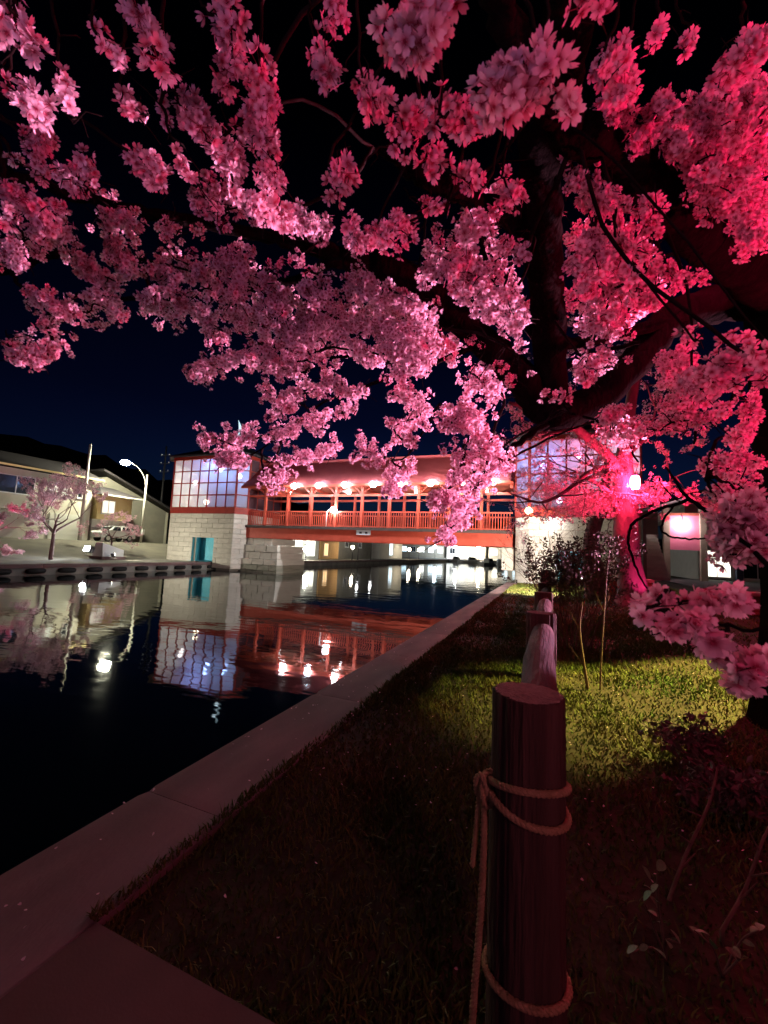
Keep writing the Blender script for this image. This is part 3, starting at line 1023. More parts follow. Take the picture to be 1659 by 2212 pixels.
LITW = emit('lit_shop_pane', (1.0, 0.97, 0.80), 1.1)
LITC = emit('lit_cool_pane', (0.6, 0.85, 1.0), 1.0)
LITO = emit('lit_orange_pane', (1.0, 0.55, 0.2), 0.9)
shopfront('shop_building', 'white shopfront with lit windows beyond the bridge pier', -29.5, 38.0, 49.6, 3.8, 'white', wins=((41.0, 1.5, 2.4, 2.2, LITW), (44.2, 1.5, 2.4, 2.2, LITW), (47.4, 1.5, 2.4, 2.2, LITW)))
shopfront('shop_building', 'orange-lit wooden building beside the white shopfront', -29.5, 50.0, 55.4, 4.2, 'orange', wins=((51.6, 1.4, 1.2, 1.8, LITO),))
shopfront('shop_building', 'dark grey warehouse past the orange building', -30.0, 56.0, 69.0, 5.0, 'olive', wins=((59, 2.4, 1.2, 1.0, None), (64, 2.4, 1.2, 1.0, None)))
shopfront('shop_building', 'narrow block with a tall cool-lit window farther along the far quay', -30.0, 73.0, 86.0, 6.0, 'white', wins=((79, 2.2, 2.0, 3.0, LITC),))
for i, (x, w, h, m_, lb) in enumerate(((-46, 15, 5, 'olive', 'long low grey building closing the canal, leftmost'), (-30, 12, 6.5, 'white', 'pale block at the canal end with cool-lit windows'), (-17, 15, 5, 'white', 'grey building at the canal end behind the boats'))):
    t = thing('waterfront_building', lb, 'building')
    MB().bx(x, x + w, 129, 139, 0.1, h).build('wall', M[m_], t)
    MB().bx(x - 0.4, x + w + 0.4, 128.6, 139.4, h + 0.003, h + 0.5).build('roof', M['darkroof'], t)
    for k in range(int(w // 3)):
        window(t, x + 1.8 + 3 * k, 129, 2.6, 1.7, 1.8, 'y', 'darkglass', lit=(LITC, None, LITW, LITC)[(k + i) % 4])
    rebase(t, (x + w / 2, 134, 0.1))
# dark trees closing the view
def lamp_post(label, p, h, c, s, r, group='lamps along the water beyond the bridge'):
    t = thing('lamp_post', label, 'lamp', group)
    b = Vector(p)
    MB().tube([b, b + Vector((0, 0, h - r))], [0.06, 0.045], 8).build('post', M['darkmetal'], t, True)
    link('globe', lamp_globe(c, s, r), t, b + Vector((0, 0, h)))
    MB().lathe(b, [(0.14, 0), (0.12, 0.12), (0.06, 0.2)], 10).build('base', M['darkmetal'], t)
    rebase(t, b)


lamp_post('glaring white lamp post in front of the white shopfront under the bridge', (-27.3, 43.0, 0.02), 1.35, (1.0, 1.0, 0.86), 90, 0.36)
lamp_post('small warm lamp post before the orange building', (-27.2, 55.5, 0.02), 1.9, WARM, 40, 0.24)
lamp_post('paired white lamp on a tall post, left one, past the orange building', (-27.4, 57.9, 0.02), 3.2, NEUT, 16, 0.20)
lamp_post('paired white lamp on a tall post, right one, past the orange building', (-27.4, 63.0, 0.02), 3.2, NEUT, 16, 0.20)
lamp_post('warm lamp post near the narrow cool-lit block, left of two', (-27.2, 82.5, 0.02), 2.1, WARM, 45, 0.32)
lamp_post('warm lamp post near the narrow cool-lit block, right of two', (-27.2, 89.5, 0.02), 2.1, WARM, 45, 0.34)
lamp_post('white lamp on the canal end wall, left of three above the boats', (-32.5, 124.0, 0.1), 3.4, COOL, 170, 0.46)
lamp_post('white lamp on the canal end wall, middle of three above the boats', (-26.2, 124.0, 0.1), 3.6, NEUT, 170, 0.46)
lamp_post('white lamp on the canal end wall, right of three above the boats', (-19.3, 124.0, 0.1), 3.9, WARM, 170, 0.5)


def boat(label, x, y, L, rz):
    t = thing('moored_boat', label, 'boat', 'boats moored at the canal end')
    st = [(-0.5, 0.34, 0.5), (-0.2, 0.40, 0.48), (0.2, 0.36, 0.52), (0.42, 0.18, 0.62), (0.5, 0.02, 0.70)]
    v, f = [], []
    for u, hw, zt in st:
        v += [(u * L, -hw * L * 0.35, zt), (u * L, -hw * L * 0.22, -0.15), (u * L, hw * L * 0.22, -0.15), (u * L, hw * L * 0.35, zt)]
    for i in range(len(st) - 1):
        for k in range(4):
            f.append((i * 4 + k, i * 4 + (k + 1) % 4, (i + 1) * 4 + (k + 1) % 4, (i + 1) * 4 + k))
    f += [(3, 2, 1, 0), tuple(range(len(st) * 4 - 4, len(st) * 4))]
    MB().add(v, f).build('hull', M['hull'], t)
    cb = MB().add([(-0.18 * L, -0.09 * L, 0.5), (0.14 * L, -0.09 * L, 0.5), (0.14 * L, 0.09 * L, 0.5), (-0.18 * L, 0.09 * L, 0.5), (-0.16 * L, -0.08 * L, 1.5), (0.05 * L, -0.08 * L, 1.5), (0.05 * L, 0.08 * L, 1.5), (-0.16 * L, 0.08 * L, 1.5)],
                  [(4, 5, 6, 7), (0, 1, 5, 4), (1, 2, 6, 5), (2, 3, 7, 6), (3, 0, 4, 7)]).build('cabin', M['hull'], t)
    MB().bx(-0.13 * L, 0.03 * L, -0.0935 * L, -0.091 * L, 0.9, 1.35).build('cabin_window', M['darkglass'], cb)
    MB().tube([(-0.1 * L, 0, 1.5), (-0.1 * L, 0, 3.0)], 0.03, 6).build('mast', M['whitemetal'], t)
    place(t, (x, y, WZ), rz)


boat('white cabin boat moored under the right end of the bridge, nearest', -9.2, 88, 7.5, R(100))
boat('white cabin boat moored beside the nearest boat, second in line', -12.5, 96, 7.5, R(70))
boat('small pale boat in mid canal beneath the blossoms, third in line', -18.0, 108, 8.0, R(15))
boat('small pale boat at the far left end of the moorings', -23.5, 114, 7.0, R(10))

# ================================================================ right bank buildings
rb = thing('house', 'white shop building with pale eave at the right edge', 'building')
ZB = 0.35
MB().bx(11.4, 40, 41.0, 52, ZB - 0.2, 6.1).build('wall', M['white'], rb)
b = MB()
b.add([(10.2, 39.6, 5.6), (41, 39.6, 6.9), (41, 53, 6.9), (10.2, 53, 5.6), (10.2, 39.6, 6.6), (41, 39.6, 9.6), (41, 53, 9.6), (10.2, 53, 6.6)], [(0, 3, 2, 1), (4, 5, 6, 7), (0, 1, 5, 4), (1, 2, 6, 5), (2, 3, 7, 6), (3, 0, 4, 7)])
b.build('roof', M['beige'], rb)
for i, x in enumerate((12.6, 15.2, 18.0)):
    window(rb, x, 41.0, 1.7, 1.9, 2.2, 'y', 'darkglass', lit=(LITW, None, emit('lit_grey_pane', (0.6, 0.85, 0.85), 0.35))[i])
MB().bx(13.75, 14.15, 40.6, 40.99, ZB, 2.0).build('bin_post', M['navy'], rb)
rebase(rb, (25, 46, ZB))
ps = thing('pink_screen', 'pink lit hanging screen between two posts right of the lantern tree', 'screen')
MB().bx(8.5, 10.4, 37.0, 37.06, 2.6, 5.2).build('screen_cloth', M['pinkscreen'], ps)
for x in (8.3, 10.6):
    MB().bx(x - 0.2, x + 0.2, 36.8, 37.2, ZB - 0.3, 6.0).build('post', M['tan'], ps)
MB().bx(8.505, 10.395, 36.95, 37.11, 5.21, 5.4).build('top_bar', M['brick'], ps)
rebase(ps, (9.4, 37, ZB))
lp_ = thing('screen_lamp', 'white lamp shining on the pink screen', 'lamp')
link('bulb', lamp_globe((1.0, 0.80, 0.82), 90, 0.17), lp_, (9.3, 36.55, 4.55))
MB().tube([(9.3, 36.55, 4.65), (9.3, 36.94, 5.3)], 0.03, 6).build('stalk', M['darkmetal'], lp_)
rebase(lp_, (9.3, 36.94, 5.3))
st = thing('stair_block', 'grey stone stairway rising beside the right tower', 'stairs')
for i in range(12):
    block('step', st, (7.0, 33.6 + i * 0.32, ZB + 0.14 * (i + 1)), (1.4, 0.34, 0.28 * (i + 1)), 'stone')
MB().bx(6.05, 6.25, 33, 38, ZB - 0.2, 5.0).build('side_wall', M['olive'], st)
MB().bx(6.05, 8.0, 38.003, 38.3, ZB - 0.2, 6.4).build('back_wall', M['olive'], st)
b = MB().add([(5.9, 33.5, 5.2), (9.9, 33.5, 6.5), (9.9, 39, 6.5), (5.9, 39, 5.2), (5.9, 33.5, 5.4), (9.9, 33.5, 6.7), (9.9, 39, 6.7), (5.9, 39, 5.4)], [(0, 3, 2, 1), (4, 5, 6, 7), (0, 1, 5, 4), (1, 2, 6, 5), (2, 3, 7, 6), (3, 0, 4, 7)])
b.build('canopy', M['darkroof'], st)
rebase(st, (7, 35.5, ZB))
pv = MB().bx(7.2, 60, 26.0, 41.0, 0.1, ZB + 0.045).build('pavement', M['asphalt'])
tag(pv, kind='structure')
for (x0, x1, y0, y1, h, lb) in ((1.75, 2.9, 14.6, 15.1, 0.75, 'low red painted wall with tan coping behind the lantern tree'), (4.4, 8.5, 13.4, 13.9, 0.62, 'low red wall at the right edge behind the near blossoms')):
    t = thing('planter_wall', lb, 'wall')
    n = int((x1 - x0) / 0.42)
    for r_ in range(3):
        for i in range(n):
            w_ = (x1 - x0) / n
            block('brick', t, (x0 + w_ * (i + 0.5), (y0 + y1) / 2, 0.2 + h / 3 * (r_ + 0.5)), (w_ - 0.012, y1 - y0, h / 3 - 0.012), 'brick')
    block('coping', t, ((x0 + x1) / 2, (y0 + y1) / 2, 0.2 + h + 0.045), (x1 - x0 + 0.1, y1 - y0 + 0.1, 0.085), 'tan')
    rebase(t, ((x0 + x1) / 2, (y0 + y1) / 2, 0.2))

# ================================================================ log fence with rope
fence = thing('log_fence', 'log fence of thick round posts and rails along the grass bank', 'fence')
PY = [1.51 + 2.2 * i for i in range(8)]
PH = 1.094
for i, y in enumerate(PY):
    n = 72
    b = MB()
    gro = [random.gauss(0, .024) - (.09 if random.random() < .09 else 0) for _ in range(n)]
    prof = []
    rad0 = 0.112
    for j in range(12):
        z = -0.2 + (PH + 0.2) * j / 11
        prof.append((z, rad0 * (1.06 - 0.05 * j / 11)))
    prof.append((PH + 0.006, rad0 * 0.965))
    for z, r in prof:
        for k in range(n):
            a = 2 * math.pi * k / n
            rr = r * (1 + 0.03 * math.sin(3 * a + i) + 0.014 * math.sin(7 * a + 2 * i) + gro[(k + int(1.5 * math.sin(2.2 * z + i))) % n] + 0.012 * math.sin(9 * z + 3 * a))
            b.v.append((-0.06 + rr * math.cos(a), y + rr * math.sin(a), z))
    L_ = len(prof)
    for j in range(L_ - 1):
        for k in range(n):
            k2 = (k + 1) % n
            b.f.append((j * n + k, j * n + k2, (j + 1) * n + k2, (j + 1) * n + k))
            b.mi.append(0)
    e0 = len(b.v)
    b.v += [(v[0], v[1], v[2] + .0005) for v in b.v[(L_ - 1) * n:L_ * n]] + [(-0.06, y, PH + .012)]
    for k in range(n):
        b.f.append((e0 + k, e0 + (k + 1) % n, e0 + n))
        b.mi.append(1)
    b.build('post', [M['log'], M['logend']], fence, True)
for i in range(7):
    y0, y1 = PY[i] + 0.095, PY[i + 1] - 0.095
    pts = [(-0.045 + 0.006 * math.sin(j), y0 + (y1 - y0) * j / 8, 0.945 + 0.006 * math.sin(j * 1.7 + i)) for j in range(9)]
    b = MB().tube(pts, [0.084 + 0.004 * math.sin(j * 2.1 + i) for j in range(9)], 18)
    b.build('rail', M['lograil'], fence, True)
rebase(fence, (-0.06, 1.51, 0))


def twisted(path, r, pitch=0.045, n=3, seg=0.006):
    """rope of n twisted strands along a polyline"""
    pts = [Vector(p) for p in path]
    out = []
    dl = []
    acc = 0.0
    for a, b_ in zip(pts[:-1], pts[1:]):
        L = (b_ - a).length
        m_ = max(1, int(L / seg))
        for k in range(m_):
            out.append(a.lerp(b_, k / m_))
            dl.append(acc + L * k / m_)
        acc += L
    out.append(pts[-1])
    dl.append(acc)
    b = MB()
    ref = None
    frames = []
    for i, p in enumerate(out):
        d = (out[min(i + 2, len(out) - 1)] - out[max(0, i - 2)]).normalized()
        ref = d.orthogonal().normalized() if ref is None else (ref - d * ref.dot(d)).normalized()
        frames.append((p, ref, d.cross(ref)))
    for s in range(n):
        ph = 2 * math.pi * s / n
        q = [p + (u * math.cos(ph + 2 * math.pi * l_ / pitch) + w * math.sin(ph + 2 * math.pi * l_ / pitch)) * r * 0.52 for (p, u, w), l_ in zip(frames, dl)]
        b.tube(q, r * 0.60, 6)
    return b


rp = thing('hemp_rope', 'twisted straw rope knotted round the nearest fence post', 'rope')
pc = Vector((-0.06, 1.51, 0))


def rl(a, z, r=0.122):
    return pc + Vector((r * math.cos(a), r * math.sin(a), z))


# front faces the camera at angle about -90 deg
kn = R(-165)
up = [rl(kn + t_ * 2 * math.pi, 0.815 + 0.03 * math.sin(t_ * 2 * math.pi) + 0.01 * t_) for t_ in np.linspace(0, 1, 50)]
dn = [rl(kn + t_ * 2 * math.pi, 0.79 - 0.055 * math.sin(min(1, t_ * 1.1) * math.pi)) for t_ in np.linspace(0, 1, 50)]
twisted(up, 0.011).build('upper_loop', M['rope'], rp, True)
twisted(dn, 0.011).build('lower_loop', M['rope'], rp, True)
kc = rl(kn, 0.785, 0.135)
twisted([kc + Vector((0.030 * math.cos(a) * math.cos(a * .5), 0.022 * math.sin(a), 0.045 * math.sin(a * 1.5))) for a in np.linspace(0, 2 * math.pi * 2, 60)], 0.010).build('knot', M['rope'], rp, True)
twisted([kc + Vector((-0.002 - 0.02 * t_, -0.005 - 0.012 * t_, -0.02 - 0.80 * t_)) + Vector((0.006 * math.sin(5 * t_), 0, 0)) for t_ in np.linspace(0, 1, 30)], 0.011).build('hanging_end', M['rope'], rp, True)
twisted([kc + Vector((-0.018 - 0.02 * t_, 0.01, -0.01 - 0.25 * t_)) for t_ in np.linspace(0, 1, 10)], 0.009).build('short_end', M['rope'], rp, True)
for z, nm in ((0.25, 'bottom_loop'),):
    twisted([rl(R(-120) + t_ * 2 * math.pi, z + 0.015 * math.sin(t_ * 6.28 + 1), 0.125) for t_ in np.linspace(0, 1, 50)], 0.011).build(nm, M['rope'], rp, True)
rebase(rp, (-0.06, 1.51, 0.2))

# ================================================================ cherry blossoms
def petal_flower(cup):
    v, rad, f = [], [], []
    for k in range(5):
        a0 = 2 * math.pi * k / 5
        o = len(v)
        for (r, w, rd) in ((0.06, 0.0, 0.0), (0.34, -0.24, 0.35), (0.34, 0.24, 0.35), (0.72, -0.37, 0.75), (0.72, 0.37, 0.75), (0.98, -0.19, 1.0), (0.98, 0.19, 1.0), (0.87, 0.0, 0.9), (0.45, 0.0, 0.45)):
            x, y = r, w
            z = cup * r * r + 0.10 * abs(w) * (1 if r < 0.9 else 0.6) - 0.02
            v.append((x * math.cos(a0) - y * math.sin(a0), x * math.sin(a0) + y * math.cos(a0), z))
            rad.append(rd)
        f += [(o, o + 1, o + 8), (o, o + 8, o + 2), (o + 1, o + 3, o + 7, o + 8), (o + 8, o + 7, o + 4, o + 2), (o + 3, o + 5, o + 7), (o + 7, o + 6, o + 4)]
    # stamens: small raised star
    o = len(v)
    for k in range(6):
        a = 2 * math.pi * k / 6
        v.append((0.16 * math.cos(a), 0.16 * math.sin(a), 0.17))
        rad.append(0.05)
    v.append((0, 0, 0.0))
    rad.append(0.0)
    f += [(o + 6, o + k, o + (k + 1) % 6) for k in range(6)]
    return np.array(v), np.array(rad), f


FLOWERS = [petal_flower(c) for c in (0.12, 0.28, 0.5, 1.15)]


def basis(d, roll):
    d = d / np.linalg.norm(d)
    a = np.array([0, 0, 1.0]) if abs(d[2]) < 0.9 else np.array([1.0, 0, 0])
    x = np.cross(a, d)
    x /= np.linalg.norm(x)
    y = np.cross(d, x)
    c, s = math.cos(roll), math.sin(roll)
    return np.stack([x * c + y * s, -x * s + y * c, d], 0)


def cluster_arrays(n, rad_c, fr):
    V, Rd, F = [], [], []
    off = 0
    el = rng.uniform(.72, 1.15, 3)
    for i in range(n):
        z = 1 - 2 * (i + 0.5) / n
        ph = i * 2.39996 + rng.uniform(-.3, .3)
        q = math.sqrt(max(0, 1 - z * z))
        d = np.array([q * math.cos(ph), q * math.sin(ph), z]) + rng.normal(0, .18, 3)
        d /= np.linalg.norm(d)
        pos = d * rad_c * rng.uniform(0.72, 1.12)
        fk = int(rng.choice(4, p=(.3, .33, .25, .12)))
        fv, fr_, ff = FLOWERS[fk]
        B = basis(d + rng.normal(0, .42, 3), rng.uniform(0, 6.28))
        V.append(fv * fr * rng.uniform(0.8, 1.15) * (.72 if fk == 3 else 1) @ B + pos * el)
        Rd.append(fr_)
        F += [tuple(k + off for k in q_) for q_ in ff]
        off += len(fv)
        # pedicel from the cluster's heart to the flower
        a_, c_ = pos * el * .06, pos * el - B[2] * fr * .05
        sd = B[0] * .0009
        s2 = B[1] * .0009
        V.append(np.array([a_ + sd, a_ + s2, a_ - sd - s2, c_ + sd, c_ + s2, c_ - sd - s2]))
        Rd.append(np.full(6, .02))
        F += [tuple(k + off for k in q_) for q_ in ((0, 1, 4, 3), (1, 2, 5, 4), (2, 0, 3, 5))]
        off += 6
    return np.concatenate(V), np.concatenate(Rd), F


NVAR = 8
CL = [cluster_arrays(int(rng.integers(13, 20)), 0.043, 0.0195) for _ in range(NVAR)]
SM = [cluster_arrays(7, 0.030, 0.0195) for _ in range(4)]
TN = [cluster_arrays(3, 0.016, 0.0195) for _ in range(4)]


def raw_mesh(name, V, Rd, F, m_):
    me = bpy.data.meshes.new(name)
    me.from_pydata(V.tolist() if hasattr(V, 'tolist') else V, [], F)
    me.materials.append(m_)
    at = me.attributes.new('rad', 'FLOAT', 'POINT')
    at.data.foreach_set('value', np.asarray(Rd, dtype=np.float32))
    me.update()
    return me


CLM = []
for V, Rd, F in CL + SM + TN:
    me = raw_mesh('blossom_cluster', V, Rd, F, M['petal'])
    CLM.append(me)
_tri = []


def joined(arrs, items, name, m_):
    """items: list of (variant, pos, scale, rotation matrix) -> one mesh, fast path"""
    tot = sum(len(arrs[k][0]) for k, *_ in items)
    co = np.zeros((tot, 3), np.float32)
    rd = np.zeros(tot, np.float32)
    loops, starts, totals = [], [], []
    o = 0
    ls = 0
    cache = {}
    for k, pos, s, B in items:
        V, Rd, F = arrs[k]
        co[o:o + len(V)] = (V * s) @ B + np.array(pos)
        rd[o:o + len(V)] = Rd
        if k not in cache:
            cache[k] = (np.concatenate([np.array(q) for q in F]), np.array([len(q) for q in F]))
        fl_, ct = cache[k]
        loops.append(fl_ + o)
        totals.append(ct)
        o += len(V)
    loops = np.concatenate(loops).astype(np.int32)
    totals = np.concatenate(totals).astype(np.int32)
    starts = np.concatenate([[0], np.cumsum(totals)[:-1]]).astype(np.int32)
    me = bpy.data.meshes.new(name)
    me.vertices.add(tot)
    me.vertices.foreach_set('co', co.ravel())
    me.loops.add(len(loops))
    me.loops.foreach_set('vertex_index', loops)
    me.polygons.add(len(starts))
    me.polygons.foreach_set('loop_start', starts)
    me.polygons.foreach_set('loop_total', totals)
    me.materials.append(m_)
    at = me.attributes.new('rad', 'FLOAT', 'POINT')
    at.data.foreach_set('value', rd)
    me.update(calc_edges=True)
    me.validate()
    return me


def bez(pts, n=6):
    """smooth a polyline of Vectors (Catmull-Rom)"""
    p = [pts[0]] + list(pts) + [pts[-1]]
    out = []
    for i in range(1, len(p) - 2):
        for k in range(n):
            t_ = k / n
            a, b_, c, d = p[i - 1], p[i], p[i + 1], p[i + 2]
            out.append(0.5 * ((2 * b_) + (c - a) * t_ + (2 * a - 5 * b_ + 4 * c - d) * t_ * t_ + (3 * b_ - a - 3 * c + d) * t_ ** 3))
    out.append(pts[-1])
    return out


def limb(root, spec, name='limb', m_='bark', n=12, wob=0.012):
    """spec: (x, y, depth, width in metres)"""
    pts = [P(x, y, d) for x, y, d, w in spec]
    rs = [w / 2 for *_, w in spec]
    q = bez(pts, 6)
    r = [v.x for v in bez([Vector((a, 0, 0)) for a in rs], 6)]
    q = [p + Vector((random.uniform(-1, 1), random.uniform(-1, 1), random.uniform(-1, 1))) * wob for p in q]
    r = [a * random.uniform(0.94, 1.07) for a in r]
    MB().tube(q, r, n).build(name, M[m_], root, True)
    return q, r


main = thing('cherry_tree', 'large old cherry tree in full pink bloom overhanging the canal bank', 'tree')
LIMBS = []
tb = Vector((2.12, 4.95, -0.1))
tf = P(1690, 640, 3.65)
tp = [tb, tb + Vector((-0.02, 0, 0.5)), tb + Vector((0.03, -0.02, 1.4)), tf + Vector((0.05, 0.05, -1.0)), tf]
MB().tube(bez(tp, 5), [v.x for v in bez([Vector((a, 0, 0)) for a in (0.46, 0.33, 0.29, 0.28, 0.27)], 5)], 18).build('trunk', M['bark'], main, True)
for sp in (
    [(1690, 640, 3.65, .42), (1610, 585, 2.9, .31), (1530, 530, 2.4, .235), (1430, 420, 1.9, .185), (1330, 345, 1.65, .15), (1235, 275, 1.45, .13), (1170, 190, 1.3, .11), (1100, 60, 1.15, .09), (1050, -120, 1.0, .08)],
    [(1690, 660, 3.65, .20), (1740, 480, 3.3, .15), (1770, 240, 2.8, .10), (1782, -70, 2.4, .06), (1740, -260, 2.1, .03)],
    [(1690, 640, 3.65, .40), (1560, 655, 3.6, .33), (1450, 690, 3.5, .29), (1380, 770, 3.4, .26), (1290, 860, 3.3, .25), (1200, 893, 3.2, .25), (1160, 870, 3.2, .23)],
    [(1195, 890, 3.2, .25), (1190, 800, 3.1, .235), (1180, 650, 2.75, .225), (1172, 480, 2.35, .215), (1165, 330, 2.05, .21), (1180, 240, 1.85, .20), (1210, 150, 1.7, .20), (1230, 0, 1.4, .16), (1240, -200, 1.1, .12)],
    [(1170, 880, 3.2, .25), (1110, 800, 3.1, .23), (1040, 730, 3.0, .21), (960, 665, 2.9, .20), (890, 605, 2.75, .18), (800, 565, 2.65, .155), (735, 555, 2.6, .13), (660, 530, 2.55, .085), (580, 510, 2.5, .072), (430, 478, 2.4, .066), (300, 455, 2.3, .060), (170, 425, 2.2, .055), (60, 385, 2.1, .05), (-80, 360, 2.0, .04)],
    [(1165, 505, 2.4, .15), (1110, 470, 2.35, .13), (1040, 440, 2.3, .11), (960, 400, 2.2, .10), (900, 375, 2.15, .09), (860, 350, 2.1, .05), (800, 320, 2.0, .02)],
    [(1165, 745, 3.0, .05), (1110, 660, 2.9, .045), (1060, 590, 2.8, .04), (1040, 520, 2.7, .032), (1025, 470, 2.6, .02), (985, 410, 2.5, .012)],
    [(1215, 745, 3.0, .09), (1300, 730, 3.1, .08), (1400, 708, 3.3, .10), (1480, 690, 3.5, .12)],
    [(1225, 790, 3.05, .05), (1300, 760, 3.0, .04), (1380, 740, 2.9, .025)],
    [(740, 555, 2.6, .07), (640, 600, 2.6, .05), (540, 625, 2.6, .035), (420, 640, 2.55, .028), (280, 645, 2.45, .024), (170, 640, 2.4, .018)],
    [(120, 550, 2.3, .035), (80, 560, 2.3, .04), (30, 575, 2.2, .05), (-60, 590, 2.1, .06)],
    [(30, 385, 2.1, .02), (0, 320, 1.9, .02), (-40, 220, 1.6, .02)],
    [(1210, 895, 3.2, .08), (1130, 950, 3.1, .05), (1085, 985, 3.0, .035), (1040, 1030, 2.9, .025), (1000, 1075, 2.8, .012)],
    [(1480, 700, 3.3, .05), (1490, 770, 3.0, .04), (1505, 860, 2.8, .035), (1500, 960, 2.7, .012)],
    [(1505, 845, 2.85, .02), (1560, 835, 2.6, .018), (1600, 840, 2.4, .01)],
    [(1800, 1250, 1.3, .040), (1659, 1195, 1.35, .034), (1580, 1150, 1.45, .030), (1520, 1100, 1.55, .026), (1480, 1070, 1.6, .020), (1440, 1010, 1.7, .012)],
    [(1490, 1080, 1.6, .022), (1440, 1095, 1.65, .020), (1395, 1112, 1.7, .018), (1364, 1136, 1.7, .018), (1357, 1173, 1.7, .017), (1372, 1220, 1.7, .015), (1402, 1280, 1.7, .008)],
    [(1470, 1086, 1.6, .010), (1440, 1060, 1.65, .008), (1420, 1030, 1.65, .005)],
    [(1455, 1090, 1.6, .014), (1428, 1140, 1.6, .013), (1450, 1159, 1.6, .013), (1481, 1164, 1.55, .012), (1520, 1162, 1.5, .010), (1555, 1156, 1.5, .006)],
    [(1750, 1330, .70, .012), (1640, 1360, .68, .010), (1540, 1345, .66, .008), (1440, 1320, .65, .005)],
    [(1700, 1060, 1.5, .025), (1600, 1085, 1.6, .018), (1530, 1030, 1.8, .010)],
    [(1380, 1000, 3.2, .015), (1330, 930, 3.0, .012), (1260, 900, 3.1, .02)],
    [(950, 870, 3.0, .02), (880, 985, 2.95, .012), (830, 985, 2.9, .006)],
    [(1060, 750, 3.0, .035), (960, 708, 2.8, .025), (880, 710, 2.7, .02), (760, 720, 2.65, .012)],
    [(1050, 740, 3.0, .04), (900, 800, 2.9, .03), (800, 830, 2.9, .024), (700, 870, 2.95, .018), (620, 930, 3.1, .014), (520, 1000, 3.2, .010)],
    [(900, 800, 2.9, .025), (780, 770, 2.7, .02), (640, 780, 2.7, .014), (480, 790, 2.7, .008)],
):
    low_ = sp[0][3] < .045 and sp[0][1] > 1000
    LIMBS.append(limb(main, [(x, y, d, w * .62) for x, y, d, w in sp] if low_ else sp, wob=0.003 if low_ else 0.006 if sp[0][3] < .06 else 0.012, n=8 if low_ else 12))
LP_ALL = [p for i, (q, r) in enumerate(LIMBS) if i not in (1, 15, 16, 17, 18, 19, 20) for p in q]
LP_LOW = [p for i in (15, 16, 17, 18, 19, 20) for p in LIMBS[i][0]]

# sprays of blossom: polyline of (x, y), half width in px, depth, density
S = []


def spray(w, d, *pts, dens=1.0):
    S.append((w, d, pts, dens))


spray(34, 1.0, (20, 20), (50, 70), (80, 120), dens=.7)
spray(20, 1.05, (132, 150), (150, 240), (160, 262))
spray(26, 1.1, (15, 180), (60, 210), (110, 262))
spray(14, 1.05, (195, 30), (235, 110), (280, 150))
spray(26, 1.05, (290, 10), (330, 80), (345, 140))
spray(11, 1.2, (262, 170), (268, 230), (325, 255))
spray(15, 1.3, (350, 200), (365, 280), (400, 370), (430, 400))
spray(32, 1.3, (380, 205), (420, 245), (445, 300))
spray(34, 1.0, (440, 20), (490, 50), (500, 82), dens=.8)
spray(28, 1.2, (500, 110), (480, 180), (475, 225))
spray(30, 1.25, (560, 150), (575, 250), (550, 315))
spray(30, 1.5, (280, 330), (330, 365), (370, 412))
spray(30, 1.6, (150, 385), (188, 402))
spray(9, 1.7, (75, 285), (95, 330))
spray(14, 1.8, (30, 345), (75, 370), (100, 385))
spray(36, 1.8, (20, 415), (70, 450), (110, 500))
spray(36, 1.9, (15, 545), (50, 515))
spray(28, 2.2, (90, 480), (140, 530), (180, 580), (262, 612))
spray(26, 2.2, (240, 520), (280, 592))
spray(22, 2.2, (255, 478), (285, 462))
spray(17, 2.2, (360, 488), (400, 505))
spray(20, 2.3, (200, 470), (240, 450), dens=.5)
spray(30, 2.2, (50, 622), (110, 660), (175, 682), (205, 655))
spray(26, 2.2, (100, 690), (115, 750), (65, 782), (28, 765), (15, 725))
spray(26, 2.4, (225, 640), (262, 680))
spray(30, 2.4, (320, 662), (370, 665), (425, 660))
spray(22, 2.4, (445, 682), (462, 722))
spray(28, 2.3, (450, 622), (500, 640), (532, 600))
spray(22, 2.3, (335, 600), (375, 612))
spray(20, 2.3, (465, 560), (480, 575))
spray(24, 2.3, (515, 580), (525, 560))
spray(18, 2.3, (380, 560), (430, 590), (300, 560), dens=.4)
spray(36, 1.4, (550, 230), (590, 340), (590, 385), (560, 450), (605, 480))
spray(30, 1.5, (480, 300), (500, 370), (510, 430))
spray(26, 1.8, (430, 410), (470, 450), (540, 440), dens=.8)
spray(23, .95, (712, 5), (745, 62))
spray(34, .95, (690, 105), (715, 165))
spray(26, 1.0, (780, 155), (800, 205), (820, 242))
spray(40, .66, (845, 55), (890, 90), (930, 50), (945, 15))
spray(32, 1.05, (712, 345), (757, 368), (730, 420))
spray(35, 1.05, (790, 352), (832, 312), (880, 282), (902, 235))
spray(36, .95, (952, 245), (990, 230), (1012, 282), (1055, 290))
spray(28, 1.2, (915, 335), (965, 365), (1045, 402))
spray(32, 1.3, (1085, 365), (1108, 420), (1125, 470))
spray(15, 1.3, (870, 408), (912, 440), (962, 452))
spray(29, 1.8, (598, 470), (660, 475), (692, 515), (632, 562))
spray(23, 1.7, (757, 512), (795, 522))
spray(25, 1.7, (822, 512), (862, 495))
spray(38, 2.3, (750, 590), (820, 612), (880, 650), (925, 690), dens=1.3)
spray(23, 2.2, (908, 580), (940, 602))
spray(36, 1.8, (990, 512), (1050, 482), (1100, 500), (1122, 560))
spray(35, 2.0, (970, 562), (1022, 612), (1065, 570))
spray(32, 2.2, (1000, 640), (1060, 672), (1105, 640))
spray(28, 2.2, (565, 600), (602, 660), (622, 692))
spray(30, 2.2, (660, 622), (702, 640), (682, 662))
